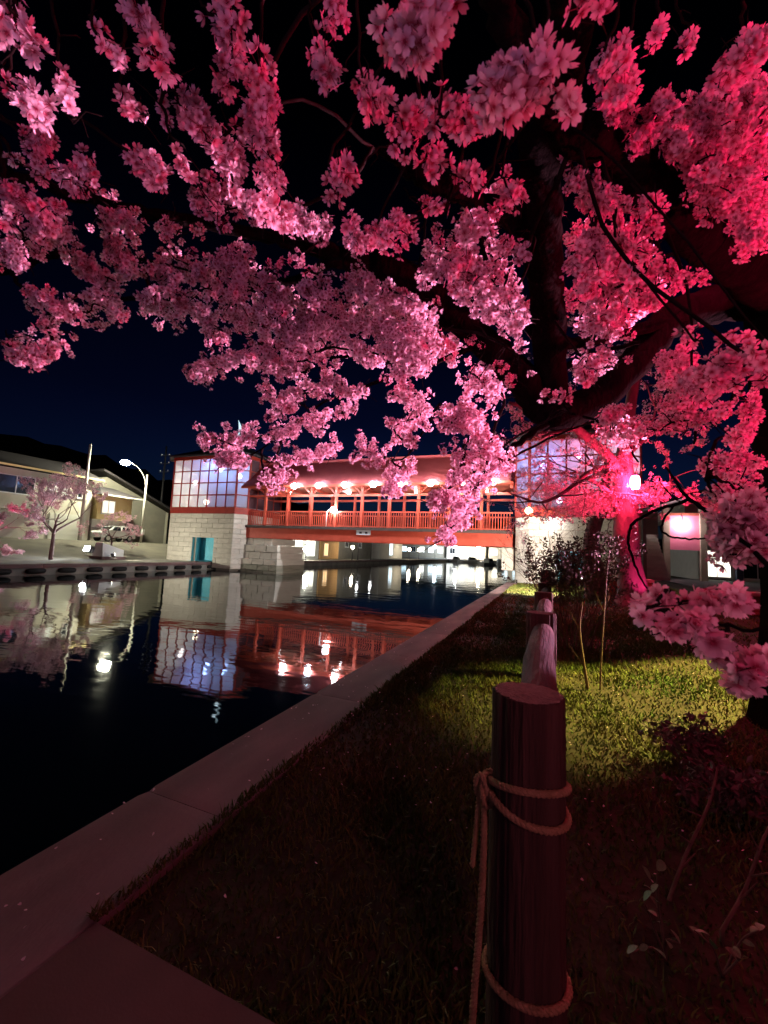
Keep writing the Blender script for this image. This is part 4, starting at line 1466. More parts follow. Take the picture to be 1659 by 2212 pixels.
spray(38, 2.5, (500, 692), (560, 702), (622, 712), (682, 692), (742, 702), (802, 690), (862, 712), (922, 722), (980, 702), dens=1.35)
spray(34, 2.6, (562, 742), (642, 762), (722, 752), (802, 762), (882, 772), (932, 780), dens=1.2)
spray(29, 2.7, (412, 802), (452, 790), (502, 776), (562, 786), (622, 802), (662, 802), dens=1.2)
spray(24, 2.8, (562, 832), (602, 860), (662, 850), (722, 822), (760, 862))
spray(18, 2.9, (590, 882), (642, 872))
spray(14, 2.9, (640, 912), (692, 902), (692, 942))
spray(32, 2.5, (862, 722), (902, 772), (882, 802), (932, 762), dens=1.2)
spray(9, 2.9, (738, 890), (745, 892))
spray(9, 2.9, (772, 850), (778, 854))
spray(25, 2.9, (842, 850), (882, 862), (915, 872), (900, 902), (852, 922), (880, 962))
spray(19, 2.9, (780, 962), (792, 972), (822, 992))
spray(19, 2.9, (852, 1002), (870, 1022), (838, 1062))
spray(22, 3.1, (432, 962), (457, 945), (512, 962), (572, 942), (642, 932))
spray(18, 3.1, (472, 992), (532, 992))
spray(20, 3.0, (602, 990), (662, 990), (722, 972))
spray(17, 3.0, (580, 1042), (612, 1030))
spray(35, 2.5, (962, 920), (1010, 890), (1042, 932), (1002, 962), dens=1.2)
spray(27, 2.5, (1002, 982), (992, 1032), (962, 1062), (940, 1092), (990, 1082), (1002, 1112), (962, 1150), (956, 1166))
spray(26, 2.5, (1050, 972), (1085, 992))
spray(26, 2.5, (1030, 1052), (1040, 1020))
spray(25, 2.4, (1012, 802), (1052, 832), (1092, 862))
spray(32, 2.3, (1082, 742), (1112, 762), (1120, 792))
spray(34, 2.2, (1090, 662), (1122, 702))
spray(36, .66, (1060, 200), (1100, 212), (1135, 150), (1182, 162))
spray(16, .7, (1222, 215), (1228, 235))
spray(9, .8, (1248, 45), (1250, 75))
spray(9, .8, (1242, 5), (1246, 20))
spray(12, .8, (1296, 10), (1305, 35))
spray(34, 1.2, (1290, 155), (1342, 112), (1302, 192))
spray(30, 1.3, (1330, 202), (1350, 190))
spray(18, 1.2, (1398, 115), (1420, 72), (1432, 48))
spray(10, 1.1, (1478, 105), (1492, 68))
spray(38, 1.5, (1290, 252), (1352, 242), (1392, 272), (1432, 232))
spray(32, 1.6, (1370, 312), (1402, 302))
spray(44, 1.6, (1472, 232), (1532, 222), (1592, 202), (1642, 232), (1622, 300), (1560, 282), (1500, 302), (1450, 312), dens=1.4)
spray(40, 1.7, (1482, 352), (1542, 372), (1602, 372), (1642, 342), dens=1.4)
spray(38, 1.8, (1502, 412), (1532, 452), (1582, 432), (1645, 422), dens=1.3)
spray(30, 1.9, (1600, 492), (1645, 502), (1592, 522))
spray(38, 1.1, (1602, 52), (1642, 92), (1602, 132), (1572, 152), (1642, 152))
spray(24, 1.7, (1230, 342), (1252, 392), (1282, 422), (1322, 432))
spray(24, 1.7, (1302, 435), (1352, 442))
spray(36, 1.6, (1282, 492), (1267, 562), (1260, 602), (1292, 562))
spray(34, 1.6, (1332, 542), (1372, 552))
spray(25, 1.6, (1392, 482), (1420, 452))
spray(40, 2.0, (1252, 622), (1302, 632), (1352, 612), (1392, 592), dens=1.2)
spray(30, 2.0, (1382, 652), (1420, 642))
spray(26, 2.1, (1252, 692), (1312, 692), (1352, 682))
spray(13, 1.9, (1440, 575), (1462, 602), (1522, 602))
spray(22, 1.5, (1480, 712), (1502, 732))
spray(34, 1.25, (1580, 742), (1622, 782), (1562, 792), (1522, 822), (1602, 832))
spray(24, 1.1, (1652, 742), (1657, 822))
spray(26, 2.2, (1450, 772), (1482, 792), (1430, 802))
spray(24, 2.4, (1300, 772), (1332, 792), (1270, 782))
spray(25, 2.1, (1270, 822), (1260, 792))
spray(28, 2.1, (1212, 872), (1228, 885))
spray(28, 2.1, (1310, 902), (1332, 890))
spray(20, 2.3, (1390, 922), (1422, 932), (1452, 912), (1502, 905), (1522, 900), (1562, 895))
spray(16, 2.2, (1622, 880), (1616, 906))
spray(12, 2.2, (1598, 945), (1606, 947))
spray(18, 2.2, (1460, 870), (1472, 892))
spray(22, 1.7, (1500, 832), (1540, 852))
spray(15, 2.6, (1330, 935), (1372, 942))
spray(18, 2.0, (1520, 1002), (1562, 1012), (1602, 992), (1645, 1002))
spray(16, 1.9, (1540, 1062), (1602, 1052), (1562, 1082))
spray(14, 1.9, (1618, 1090), (1600, 1080))
spray(38, .95, (1565, 1132), (1602, 1112), (1645, 1132), (1580, 1162), (1645, 1182), (1560, 1190), (1645, 1090), dens=1.3)
spray(26, .66, (1382, 1322), (1422, 1302), (1442, 1275), (1482, 1302), (1522, 1292), (1562, 1302), (1602, 1290), dens=1.2)
spray(24, .66, (1400, 1368), (1450, 1362), (1500, 1342), (1542, 1342), dens=1.2)
spray(27, .66, (1550, 1380), (1522, 1402), (1562, 1422), (1602, 1440), (1645, 1452), (1592, 1472), (1652, 1402), dens=1.2)

spray(44, 3.1, (780, 620), (880, 680), (980, 760), dens=1.2)
spray(40, 3.0, (960, 540), (1060, 600), (1120, 680), dens=1.2)
spray(36, 3.1, (1000, 700), (1080, 780), (1120, 830), dens=1.1)
spray(40, 2.9, (1240, 520), (1330, 500), (1400, 560), dens=1.1)
spray(38, 3.0, (1230, 640), (1330, 690), (1420, 620), dens=1.1)
spray(46, 2.3, (1450, 260), (1540, 270), (1650, 260), dens=1.2)
spray(46, 2.3, (1500, 350), (1580, 400), (1650, 400), dens=1.2)
spray(36, 2.5, (1560, 480), (1650, 460), dens=1.0)
spray(30, 2.6, (620, 640), (700, 700), (640, 740), dens=1.0)
spray(34, 2.6, (1010, 470), (1080, 440), (1130, 400), dens=.9)
items = []          # (px size, variant, pos, scale, B)
twigs = MB()
for w, d, pts, dens in S:
    seg = [math.hypot(b_[0] - a[0], b_[1] - a[1]) for a, b_ in zip(pts[:-1], pts[1:])]
    L = sum(seg)
    Dp = 0.115 * FPX / d
    eff = max(w, 3)
    w = w * 1.12
    gs = .5 if d < 1.35 else .72
    cnt = max(2, int(dens * 3.2 * (L + 2 * eff) * (2 * eff) / (math.pi * (Dp / 2) ** 2) + 1))
    small = Dp > 2.6 * w
    if small:
        cnt = max(cnt, int((7.0 if d < .8 else 3.0) * L / Dp) + (4 if d < .8 else 2))
    for _ in range(cnt):
        s = random.uniform(0, L)
        i = 0
        while i < len(seg) - 1 and s > seg[i]:
            s -= seg[i]
            i += 1
        t_ = min(1, s / max(seg[i], 1e-6))
        a, b_ = pts[i], pts[i + 1]
        spread = max(w - Dp * (0.33 if not small else 0.2), w * 0.18)
        ang, rr = random.uniform(0, 6.28), min(1.9, abs(random.gauss(0, gs))) * spread
        x = a[0] + (b_[0] - a[0]) * t_ + rr * math.cos(ang)
        y = a[1] + (b_[1] - a[1]) * t_ + rr * math.sin(ang)
        dd = d * (1 + random.gauss(0, 0.055))
        p = P(x, y, dd)
        sc = random.uniform(0.8, 1.15)
        if small:
            k, sc = NVAR + random.randrange(4) + (4 if 2 * w < 0.055 * FPX / d else 0), random.uniform(0.88, 1.1)
        elif random.random() < 0.45:
            k = NVAR + random.randrange(8)
        else:
            k = random.randrange(NVAR)
        B = basis(rng.normal(0, 1, 3), rng.uniform(0, 6.28))
        items.append((FPX / dd * sc * (1.0 if k < NVAR else 0.6 if k < NVAR + 4 else 0.35), k, tuple(p), sc, B))
    # the twig that carries this spray, springing from the nearest limb
    q = [P(x, y, d * (1 + random.uniform(-.03, .03))) for x, y in pts]
    low = pts[0][0] > 1340 and pts[0][1] > 930
    c0 = min(LP_LOW if low else LP_ALL, key=lambda p: min((p - q[0]).length, (p - q[-1]).length))
    if (c0 - q[0]).length > (c0 - q[-1]).length:
        q = q[::-1]
    if d < 1.35 and min(p_[1] for p_ in pts) < 330 and not low:
        x0, y0 = min(pts, key=lambda p_: p_[1])
        c0 = P(x0 + random.uniform(-40, 40), -90, d * random.uniform(.9, 1.1))
        if (c0 - q[0]).length > (c0 - q[-1]).length:
            q = q[::-1]
    mid = c0.lerp(q[0], 0.5) + Vector((random.uniform(-1, 1), random.uniform(-1, 1), random.uniform(-.3, 1))) * 0.12 * (c0 - q[0]).length
    path = bez([c0, mid] + q, 5)
    n = len(path)
    path = [p + Vector((random.uniform(-1, 1), random.uniform(-1, 1), random.uniform(-1, 1))) * 0.006 for p in path]
    r0 = min(0.013, 0.006 + 0.004 * n / 15) * min(1.0, d / 2.2)
    twigs.tube(path, [r0 * (1 - 0.75 * i / n) for i in range(n)], 6)
    for _ in range(int(3 + L / 40)):
        i = random.randrange(n // 3, n)
        p = path[i]
        e = p + Vector((random.gauss(0, 1), random.gauss(0, 1), random.gauss(0.1, 1))).normalized() * random.uniform(0.05, 0.16) * min(1, d / 2)
        twigs.tube([p, p.lerp(e, .5) + Vector((random.uniform(-.015, .015), random.uniform(-.015, .015), .01)), e], [0.004 * min(1, d / 2), 0.003 * min(1, d / 2), 0.0015 * min(1, d / 2)], 5)
# loose drifting flowers in the gaps
for _ in range(1900):
    w, d, pts, dens = random.choice(S)
    i = random.randrange(len(pts) - 1)
    t_ = random.random()
    a, b_ = pts[i], pts[i + 1]
    ang, rr = random.uniform(0, 6.28), w * random.uniform(.7, 1.5) + random.uniform(0, 10)
    x, y = a[0] + (b_[0] - a[0]) * t_ + rr * math.cos(ang), a[1] + (b_[1] - a[1]) * t_ + rr * math.sin(ang)
    if y > 1180 or d < 1.6:
        continue
    dd = d * (1 + random.gauss(0, .08))
    k, sc = NVAR + random.randrange(8), random.uniform(.8, 1.1)
    p = P(x, y, dd)
    items.append((FPX / dd * sc * (.6 if k < NVAR + 4 else .35), k, tuple(p), sc, basis(rng.normal(0, 1, 3), rng.uniform(0, 6.28))))
    c = P(a[0] + (b_[0] - a[0]) * t_, a[1] + (b_[1] - a[1]) * t_, d)
    twigs.tube([c, c.lerp(p, .55) + Vector((random.uniform(-.01, .01), random.uniform(-.01, .01), .012)), p], [.003, .0022, .0014], 4)
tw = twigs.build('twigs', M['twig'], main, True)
tw['kind'] = 'stuff'
# flowers grow off the twigs, not on the bark of the big limbs: drop those that sit against a limb
LQ = []
for li in (0, 2, 3, 4, 5):
    for p, r in zip(*LIMBS[li]):
        v_ = p - EYE
        dz_ = v_.dot(_f)
        if dz_ > .3:
            LQ.append((829.5 + FPX * v_.dot(_r) / dz_, 1106 - FPX * v_.dot(_u) / dz_, r * FPX / dz_, dz_))
LQ = np.array(LQ)
kept = []
for it_ in items:
    v_ = Vector(it_[2]) - EYE
    dz_ = v_.dot(_f)
    x, y = 829.5 + FPX * v_.dot(_r) / dz_, 1106 - FPX * v_.dot(_u) / dz_
    near = np.hypot(LQ[:, 0] - x, LQ[:, 1] - y) < LQ[:, 2] * .95 + .020 * FPX / dz_
    if dz_ > .75 and (near & (LQ[:, 3] > dz_ - .1)).any() and random.random() < .9:
        continue
    kept.append(it_)
items = kept
items.sort(key=lambda a: -a[0])
for sz, k, p, s, B in items[:300]:
    o = link('blossom_cluster', CLM[k], main)
    o.rotation_euler = Matrix(B.T.tolist()).to_euler()
    o.location = p
    o.scale = (s, s, s)
rest = [(k, p, s, B) for _, k, p, s, B in items[300:]]
bs = link('blossoms', joined(CL + SM + TN, rest, 'blossoms', M['petal']), main)
bs['kind'] = 'stuff'
rebase(main, tb)
print('clusters', len(items), 'triangles', sum(len(p_.vertices) - 2 for p_ in bs.data.polygons))


# ================================================================ other trees
def grow(b, p, d, L, r, depth, tips, spread=0.6, up=0.15, kids=(2, 3), n=6, rk=(.55, .72)):
    """recursive branching; appends tips"""
    pts, rad = [p], [r]
    q = p
    dd = d.normalized()
    for i in range(4):
        dd = (dd + Vector((random.gauss(0, .14), random.gauss(0, .14), random.gauss(up * .35, .12)))).normalized()
        q = q + dd * (L / 4)
        pts.append(q)
        rad.append(r * (1 - 0.11 * (i + 1)))
    b.tube(pts, rad, n if depth > 1 else 4)
    tips += pts[2:] if depth <= 1 else []
    if depth == 0:
        return
    for _ in range(random.randint(*kids)):
        i = random.choice((2, 3, 4, 4))
        nd = (dd + Vector((random.gauss(0, spread), random.gauss(0, spread), random.gauss(up, spread * .6)))).normalized()
        grow(b, pts[i], nd, L * random.uniform(.62, .82), rad[i] * random.uniform(*rk), depth - 1, tips, spread, up, kids, n, rk)


FARV = [cluster_arrays(6, 0.06, 0.032) for _ in range(4)]


def bloom_tree(label, base, h, r, seed, nflow, lean=(0, 0), depth=5, spread=.75, bark='bark2', fs=1.0, group=None, trunk_h=.28, up=.1):
    random.seed(seed)
    t = thing('cherry_tree', label, 'tree', group)
    base = Vector(base)
    top = base + Vector((lean[0], lean[1], h * trunk_h))
    tk = bez([base - Vector((0, 0, .15)), base + Vector((lean[0] * .2, lean[1] * .2, h * trunk_h * .35)), top], 5)
    n = len(tk)
    MB().tube(tk, [r * (1.5 if i == 0 else 1.0) * (1 - .35 * i / n) for i in range(n)], 14).build('trunk', M[bark], t, True)
    b = MB()
    tips = []
    for k in range(5):
        a = k * 1.257 + random.uniform(-.4, .4)
        grow(b, top - Vector((0, 0, random.uniform(0, .3))), Vector((math.cos(a), math.sin(a), random.uniform(.35, 1.0))), h * .28, r * .55, depth - 1, tips, spread * .6, up, (2, 3))
    o = b.build('branches', M[bark], t, True)
    o['kind'] = 'stuff'
    it = []
    for _ in range(nflow):
        p = random.choice(tips) + Vector((random.gauss(0, .06), random.gauss(0, .06), random.gauss(0, .06)))
        it.append((random.randrange(4), tuple(p), fs * random.uniform(.7, 1.2), basis(rng.normal(0, 1, 3), rng.uniform(0, 6.28))))
    o = link('blossoms', joined(FARV, it, 'blossoms', M['petal']), t)
    o['kind'] = 'stuff'
    rebase(t, base)
    return t


bloom_tree('thin twiggy pink cherry tree on the far bank before the beige house', (-30.0, 16.9, bz(-30, 16.9)), 6.6, .13, 3, 1300, depth=5, fs=1.3, up=.12)
bloom_tree('low hot-pink cherry tree cut by the left edge on the far bank', (-31.0, 13.6, bz(-31, 13.6)), 4.4, .12, 5, 1500, depth=5, fs=1.4, up=.0)
bloom_tree('small white-blossomed cherry tree left of the car on the far bank', (-33.6, 23.3, bz(-33.6, 23.3)), 4.2, .08, 9, 420, depth=5, fs=1.2, up=.0)
bloom_tree('bare-limbed cherry tree beside the left tower on the far bank', (-36.5, 36.0, bz(-36.5, 36.0)), 4.6, .10, 15, 300, depth=4, fs=1.3, up=.05)

# lantern tree and its neighbour on the near bank
random.seed(21)
D2 = 12.0
t2 = thing('cherry_tree', 'thick-trunked cherry tree carrying the red lantern beside the right tower', 'tree')
def trunk_of(root, spec, mt, n=16):
    pts = [P(x, y, d) for x, y, d, w in spec]
    q = bez(pts, 5)
    r = [v.x / 2 for v in bez([Vector((w, 0, 0)) for *_, w in spec], 5)]
    r = [a * random.uniform(.95, 1.06) for a in r]
    return MB().tube(q, r, n).build('trunk', M[mt], root, True), q
trunk_of(t2, [(1368, 1312, D2, 1.05), (1366, 1270, D2, .78), (1358, 1210, D2, .66), (1352, 1150, D2, .68), (1352, 1090, D2, .62), (1346, 1030, D2, .55), (1350, 970, D2, .42), (1358, 900, D2, .34), (1375, 800, D2, .25)], 'bark2')
b2 = MB()
tips2 = []
for sp in ([(1345, 1035, D2, .34), (1318, 990, D2 - .3, .30), (1280, 955, D2 - .6, .26), (1235, 918, D2 - 1, .22), (1180, 890, D2 - 1.5, .15), (1100, 870, D2 - 2, .08)],
           [(1345, 1080, D2, .14), (1300, 1052, D2 - .3, .12), (1265, 1030, D2 - .6, .08)],
           [(1330, 1000, D2, .14), (1270, 1022, D2 - 1, .12), (1220, 1062, D2 - 1.5, .09), (1170, 1085, D2 - 2, .07), (1120, 1072, D2 - 2.2, .04), (1090, 1060, D2 - 2.3, .02)],
           [(1360, 1095, D2, .16), (1420, 1062, D2 + .3, .10), (1460, 1030, D2 + .5, .05)],
           [(1352, 985, D2, .2), (1400, 940, D2 + .4, .15), (1460, 900, D2 + .6, .1), (1520, 870, D2 + .8, .05)],
           [(1350, 960, D2, .2), (1310, 900, D2 + .6, .15), (1280, 830, D2 + 1, .1), (1270, 760, D2 + 1.2, .05)]):
    q = bez([P(x, y, d) for x, y, d, w in sp], 5)
    r = [v.x / 2 for v in bez([Vector((w, 0, 0)) for *_, w in sp], 5)]
    MB().tube(q, r, 9).build('limb', M['bark2'], t2, True)
    for _ in range(7):
        i = random.randrange(len(q) // 3, len(q))
        grow(b2, q[i], Vector((random.gauss(0, 1), random.gauss(0, 1), random.gauss(.1, .6))), random.uniform(.7, 1.3), r[i] * .5 + .006, 2, tips2, .7, .02, (2, 3), 5)
o = b2.build('twigs', M['bark2'], t2, True)
o['kind'] = 'stuff'
it = []
for _ in range(1500):
    p = random.choice(tips2) + Vector((random.gauss(0, .05), random.gauss(0, .05), random.gauss(0, .05)))
    it.append((random.randrange(4), tuple(p), random.uniform(.7, 1.1), basis(rng.normal(0, 1, 3), rng.uniform(0, 6.28))))
for (cx, cy_, w, h, n, d) in ((1290, 1085, 60, 25, 420, D2 + .6), (1250, 1100, 40, 14, 120, D2 + .4), (1200, 1060, 60, 25, 140, D2 + .2), (1325, 790, 60, 50, 200, D2 + 1), (1460, 800, 60, 50, 200, D2 + 1), (1400, 1060, 45, 35, 90, D2 + .5), (1230, 1060, 130, 50, 170, D2 - 1.2), (1180, 1000, 60, 60, 60, D2 - 1.6), (1260, 1090, 90, 25, 160, D2 - .6)):
    for _ in range(n):
        p = P(random.gauss(cx, w * .5), random.gauss(cy_, h * .5), d + random.gauss(0, .35))
        it.append((random.randrange(4), tuple(p), random.uniform(.7, 1.1), basis(rng.normal(0, 1, 3), rng.uniform(0, 6.28))))
o = link('blossoms', joined(FARV, it, 'blossoms', M['petal']), t2)
o['kind'] = 'stuff'
rebase(t2, P(1368, 1312, D2))
t3 = thing('cherry_tree', 'leaning bare-trunked tree between the shrub and the lantern tree', 'tree')
D3 = 14.5
trunk_of(t3, [(1292, 1287, D3, .95), (1285, 1250, D3, .72), (1278, 1190, D3, .55), (1280, 1150, D3, .48), (1295, 1105, D3, .42), (1306, 1060, D3, .34), (1312, 1000, D3, .24)], 'bark2')
b3, tips3 = MB(), []
for _ in range(9):
    p = P(random.uniform(1285, 1312), random.uniform(1000, 1120), D3)
    grow(b3, p, Vector((random.gauss(0, 1), random.gauss(0, 1), random.gauss(.4, .5))), random.uniform(.9, 1.5), .05, 2, tips3, .7, .05, (2, 3), 5)
o = b3.build('branches', M['bark2'], t3, True)
o['kind'] = 'stuff'
rebase(t3, P(1292, 1287, D3))

# red paper lanterns
LANT = emit('lantern_paper', (1.0, 0.03, 0.11), 600.0)


def lantern(label, p, s=1.0, mt=None, stand=False):
    t = thing('paper_lantern', label, 'lantern')
    p = Vector(p)
    prof = [(.07, -.2), (.105, -.15), (.125, -.06), (.13, .03), (.12, .12), (.10, .18), (.07, .21)]
    MB().lathe(p, [(r * s, z * s) for r, z in prof], 14).build('paper_shade', mt or LANT, t, True)
    MB().lathe(p + Vector((0, 0, .21 * s)), [(.075 * s, .003), (.075 * s, .03 * s)], 12).build('top_ring', M['darkmetal'], t)
    MB().lathe(p - Vector((0, 0, .23 * s)), [(.072 * s, 0), (.072 * s, .027 * s)], 12).build('bottom_ring', M['darkmetal'], t)
    if stand:
        MB().tube([(p.x + .22, p.y, -.1), (p.x + .22, p.y, p.z + .5), (p.x + .18, p.y, p.z + .58), (p.x, p.y, p.z + .6), (p.x, p.y, p.z + .24)], .02, 8).build('pole', M['darkmetal'], t)
    else:
        MB().tube([p + Vector((0, 0, .24 * s)), p + Vector((.04 * s, 0, .42 * s)), p + Vector((.10 * s, 0, .60 * s))], .008 * s, 6).build('hanging_cord', M['brick'], t)
    MB().tube([p - Vector((0, 0, .23 * s)), p - Vector((-.01, 0, .42 * s))], [.016 * s, .006 * s], 6).build('tassel', M['rope'], t)
    rebase(t, p - Vector((0, 0, .23 * s)))


lantern('glowing red paper lantern hung on the thick cherry trunk', P(1372, 1043, D2 - .85), s=0.9)
# ---- more lanterns, uplights and floodlights, most out of view; some are added fill
lantern('red paper lantern in the crown above the right edge', P(1770, 130, 2.4), s=1.0, mt=emit('lantern_paper_hot', (1.0, 0.02, 0.14), 150.0))
floodlight('red tree uplight on the grass right of the big trunk', (6.8, 5.4, .75), (0.3, 2.2, 3.9), (1.0, .02, .13), 2900, 20, 38, radius=.10, blend=.9)
lantern('added pink fill lantern on a pole, out of view right of the viewer', (1.5, -.35, 1.95), s=1.0, mt=emit('added_lantern_pink', (1.0, .26, .42), 22.0), stand=True)  # added lamp out of view that lifts the near blossoms and post
floodlight('magenta uplight under the low cherry tree on the far bank', (-29.6, 12.4, .45), (-31.2, 14.0, 2.8), (1.0, .08, .28), 420, 20, 90)
floodlight('pink tree uplight on the grass beyond the right edge', (4.9, 9.7, .75), (-1.3, 3.3, 4.7), (1.0, .42, .68), 11500, 20, 56, radius=.10, blend=.7)
floodlight('magenta uplight in the grass at the foot of the lantern tree', P(1432, 1312, 10.9), P(1358, 1200, D2), (1.0, .05, .30), 60, 8, 70, .6)
floodlight('white lamp lighting the tower foot behind the shrub', P(1206, 1222, 17.0), (0.5, 26, 2.6), (1.0, .86, .66), 260, 25, 120, .7)
floodlight('white lamp by the cyan doorway behind the shrub', P(1266, 1250, 16.0), (-10, 27, 3.0), (1.0, .85, .75), 4200, 25, 110, .7)
floodlight('warm lamp on the right lighting the grass', (3.7, 7.0, 3.4), (1.55, 5.75, 0.1), (1.0, .88, .22), 5600, 10, 46, .6)
floodlight('added mauve fill uplight, unseen behind the viewer', (-1.6, -3.6, .5), (-0.8, 1.6, 4.6), (.82, .45, 1.0), 60, 10, 62, radius=.15, blend=.9)  # added unseen lamp, tints and lifts the upper left blossoms

# ================================================================ shrubs, plants, rocks, grass, petals
random.seed(31)
def shrub(label, base, h, r, nstem, depth, twist, leafn=0, mt='drytwig', stem_r=.014, lean=0.35, name='shrub'):
    t = thing(name, label, 'shrub')
    base = Vector(base)
    b, tips = MB(), []
    for k in range(nstem):
        a = random.uniform(0, 6.28)
        p = base + Vector((math.cos(a), math.sin(a), 0)) * random.uniform(0, r)
        grow(b, p - Vector((0, 0, .05)), Vector((math.cos(a) * lean, math.sin(a) * lean, 1)), h * random.uniform(.35, .5), stem_r * random.uniform(.7, 1.2), depth, tips, twist, .22, (2, 3), 5, (.72, .88))
    o = b.build('stems', M[mt], t, True)
    o['kind'] = 'stuff'
    if leafn:
        lb = MB()
        for _ in range(leafn):
            p = random.choice(tips) + Vector((random.gauss(0, .03), random.gauss(0, .03), random.gauss(0, .03)))
            B = basis(rng.normal(0, 1, 3), rng.uniform(0, 6.28))
            s = random.uniform(.02, .038)
            v = [Vector(p) + Vector((np.array(q) * s @ B).tolist()) for q in ((-1, 0, 0), (0, -.5, .1), (1, 0, 0), (0, .5, .1))]
            lb.add(v, [(0, 1, 2, 3)])
        o = lb.build('leaves', M['dryleaf'], t)
        o['kind'] = 'stuff'
    rebase(t, base)


def at_ground(x, y):
    """ground point under a picture direction"""
    d = P(x, y, 1) - EYE
    z = 0.0
    for _ in range(8):
        q = EYE + d * ((z - EYE.z) / d.z)
        z = gz(q.x, q.y)
    return q


shrub('dense dark leafy shrub right behind the log fence', at_ground(1242, 1405), 1.9, .26, 22, 3, .40, 6500, stem_r=.012, lean=.20)
shrub('bare twisting shrub in front of the cream tower wall', at_ground(1215, 1345) , 2.9, .35, 8, 4, .75, 0, stem_r=.016, lean=.5)
shrub('bare arching shrub spilling left of the fence end', at_ground(1180, 1310), 2.3, .3, 5, 4, .8, 0, stem_r=.014, lean=.8)
for i, (x0, y0, x1, y1, x2, y2, rr, lb) in enumerate(((1272, 1492, 1262, 1440, 1252, 1360, .022, 'slim grey sapling stem rising from the lit grass, left of two'), (1296, 1490, 1300, 1400, 1310, 1250, .012, 'very thin straight sapling stem, right of two in the lit grass'))):
    g = at_ground(x0, y0)
    d = (g - EYE).dot(_f)
    t = thing('sapling', lb, 'sapling')
    pts = bez([g - Vector((0, 0, .05)), P(x1, y1, d), P(x2, y2, d), P(x2 + 6, y2 - 60, d)], 4)
    MB().tube(pts, [rr * (1 - .7 * k / len(pts)) for k in range(len(pts))], 7).build('stem', M['drytwig'], t, True)
    for k in range(4):
        p = pts[4 + 2 * k]
        MB().tube([p, p + Vector((random.uniform(-.2, .2), random.uniform(-.1, .1), .25))], [rr * .3, .002], 5).build('twig', M['drytwig'], t)
    rebase(t, g)


def leaf_mesh():
    b = MB()
    v, f = [], []
    for i in range(6):
        u = i / 5
        w = .5 * math.sin(math.pi * min(.97, u * .95 + .03)) ** .8 * .55
        z = .15 * math.sin(u * 2.4)
        v += [(u, -w, z + .12 * w), (u, 0, z), (u, w, z + .12 * w)]
    for i in range(5):
        for k in range(2):
            f.append((i * 3 + k, i * 3 + k + 1, (i + 1) * 3 + k + 1, (i + 1) * 3 + k))
    return b.add(v, f).mesh('leaf', M['leaf'], True)


LEAF = leaf_mesh()
for i, (bx_, by_, stems, lb) in enumerate(((1440, 2075, ((1405, 1900), (1420, 1880), (1355, 2060), (1470, 2040), (1390, 1945)), 'young plant with pale bent stems and a few green leaves right of the post'),
                                            (1560, 2110, ((1500, 2010), (1600, 2070), (1640, 2010)), 'low leafy seedling at the bottom right corner'))):
    g = at_ground(bx_, by_)
    d = (g - EYE).dot(_f)
    t = thing('young_plant', lb, 'plant')
    for (x, y) in stems:
        e = P(x, y, d * random.uniform(.93, 1.0))
        pts = bez([g, g.lerp(e, .5) + Vector((random.uniform(-.03, .03), random.uniform(-.03, .03), .03)), e], 4)
        MB().tube(pts, [.005 * (1 - .6 * k / len(pts)) for k in range(len(pts))], 6).build('stem', M['drytwig'], t, True)
        for k in range(3):
            p = pts[-1 - 2 * k] if 2 * k < len(pts) else e
            s = random.uniform(.035, .06)
            link('leaf', LEAF, t, p, (random.uniform(-.6, .6), random.uniform(-.9, .3), random.uniform(0, 6.28)), (s, s, s))
    rebase(t, g)
for i, (pts_, rr, lb) in enumerate(((((1440, 1960, 1.9), (1480, 1850, 2.0), (1530, 1740, 2.1), (1550, 1660, 2.2)), .010, 'leaning brown branch stuck in the ground right of the post'), (((1560, 2010, 1.7), (1610, 1920, 1.75), (1650, 1810, 1.8), (1700, 1720, 1.85)), .009, 'leaning branch at the lower right edge'))):
    q = bez([P(*p) for p in pts_], 4)
    g = q[0].copy()
    g.z = gz(g.x, g.y) - .03
    t = thing('fallen_branch', lb, 'branch')
    MB().tube([g] + q, [rr * (1 - .5 * k / (len(q) + 1)) for k in range(len(q) + 1)], 8).build('stick', M['drytwig'], t, True)
    for k in range(4):
        p = q[3 + 2 * k]
        MB().tube([p, p + Vector((random.uniform(-.12, .12), random.uniform(-.1, .1), random.uniform(.02, .12)))], [.005, .002], 5).build('side_twig', M['drytwig'], t)
    rebase(t, g)


shrub('low dark round bush in the lit grass right of the fence', at_ground(1480, 1660), .40, .14, 14, 3, .6, 700, stem_r=.005, lean=.5)
shrub('low dark bush nearer the right edge, in front of the round one', at_ground(1565, 1770), .34, .14, 12, 3, .6, 600, stem_r=.005, lean=.5)

# grass: blades over the bank
rg = np.random.default_rng(5)


def scatter(n, x0, x1, y0, y1, pw):
    y = y0 + (y1 - y0) * rg.random(n) ** pw
    x = x0 + (x1 - x0) * rg.random(n)
    return x, y


gx1, gy1 = scatter(120000, KX1 - .03, 2.6, 1.28, 12.0, 1.7)
gx2, gy2 = scatter(45000, KX1, 5.5, 4, 26, 1.2)
gx3, gy3 = scatter(9000, KX1 - .06, KX1 + .06, 1.28, 24, 1.5)
gxx, gyy = np.concatenate([gx1, gx2, gx3]), np.concatenate([gy1, gy2, gy3])
pn = np.sin(gxx * 2.1 + 1.3 * np.sin(gyy * 1.1)) * np.sin(gyy * 1.9 + .7 * gxx)
keep = (rg.random(len(gxx)) < .65 + .35 * pn) & ((gxx + .06) ** 2 > .0) & ~((gxx > 2.2) & (gyy > 25.4))
gxx, gyy, pn = gxx[keep], gyy[keep], pn[keep]
gzz = np.array([gz(a, c) if a > KX1 else .003 for a, c in zip(gxx, gyy)])
n = len(gxx)
hh = (.020 + .038 * rg.random(n) ** 2 + .010 * pn) * (1 + .03 * gyy)
ww = .0035 * (1 + .25 * gyy)
aa = rg.random(n) * 6.28
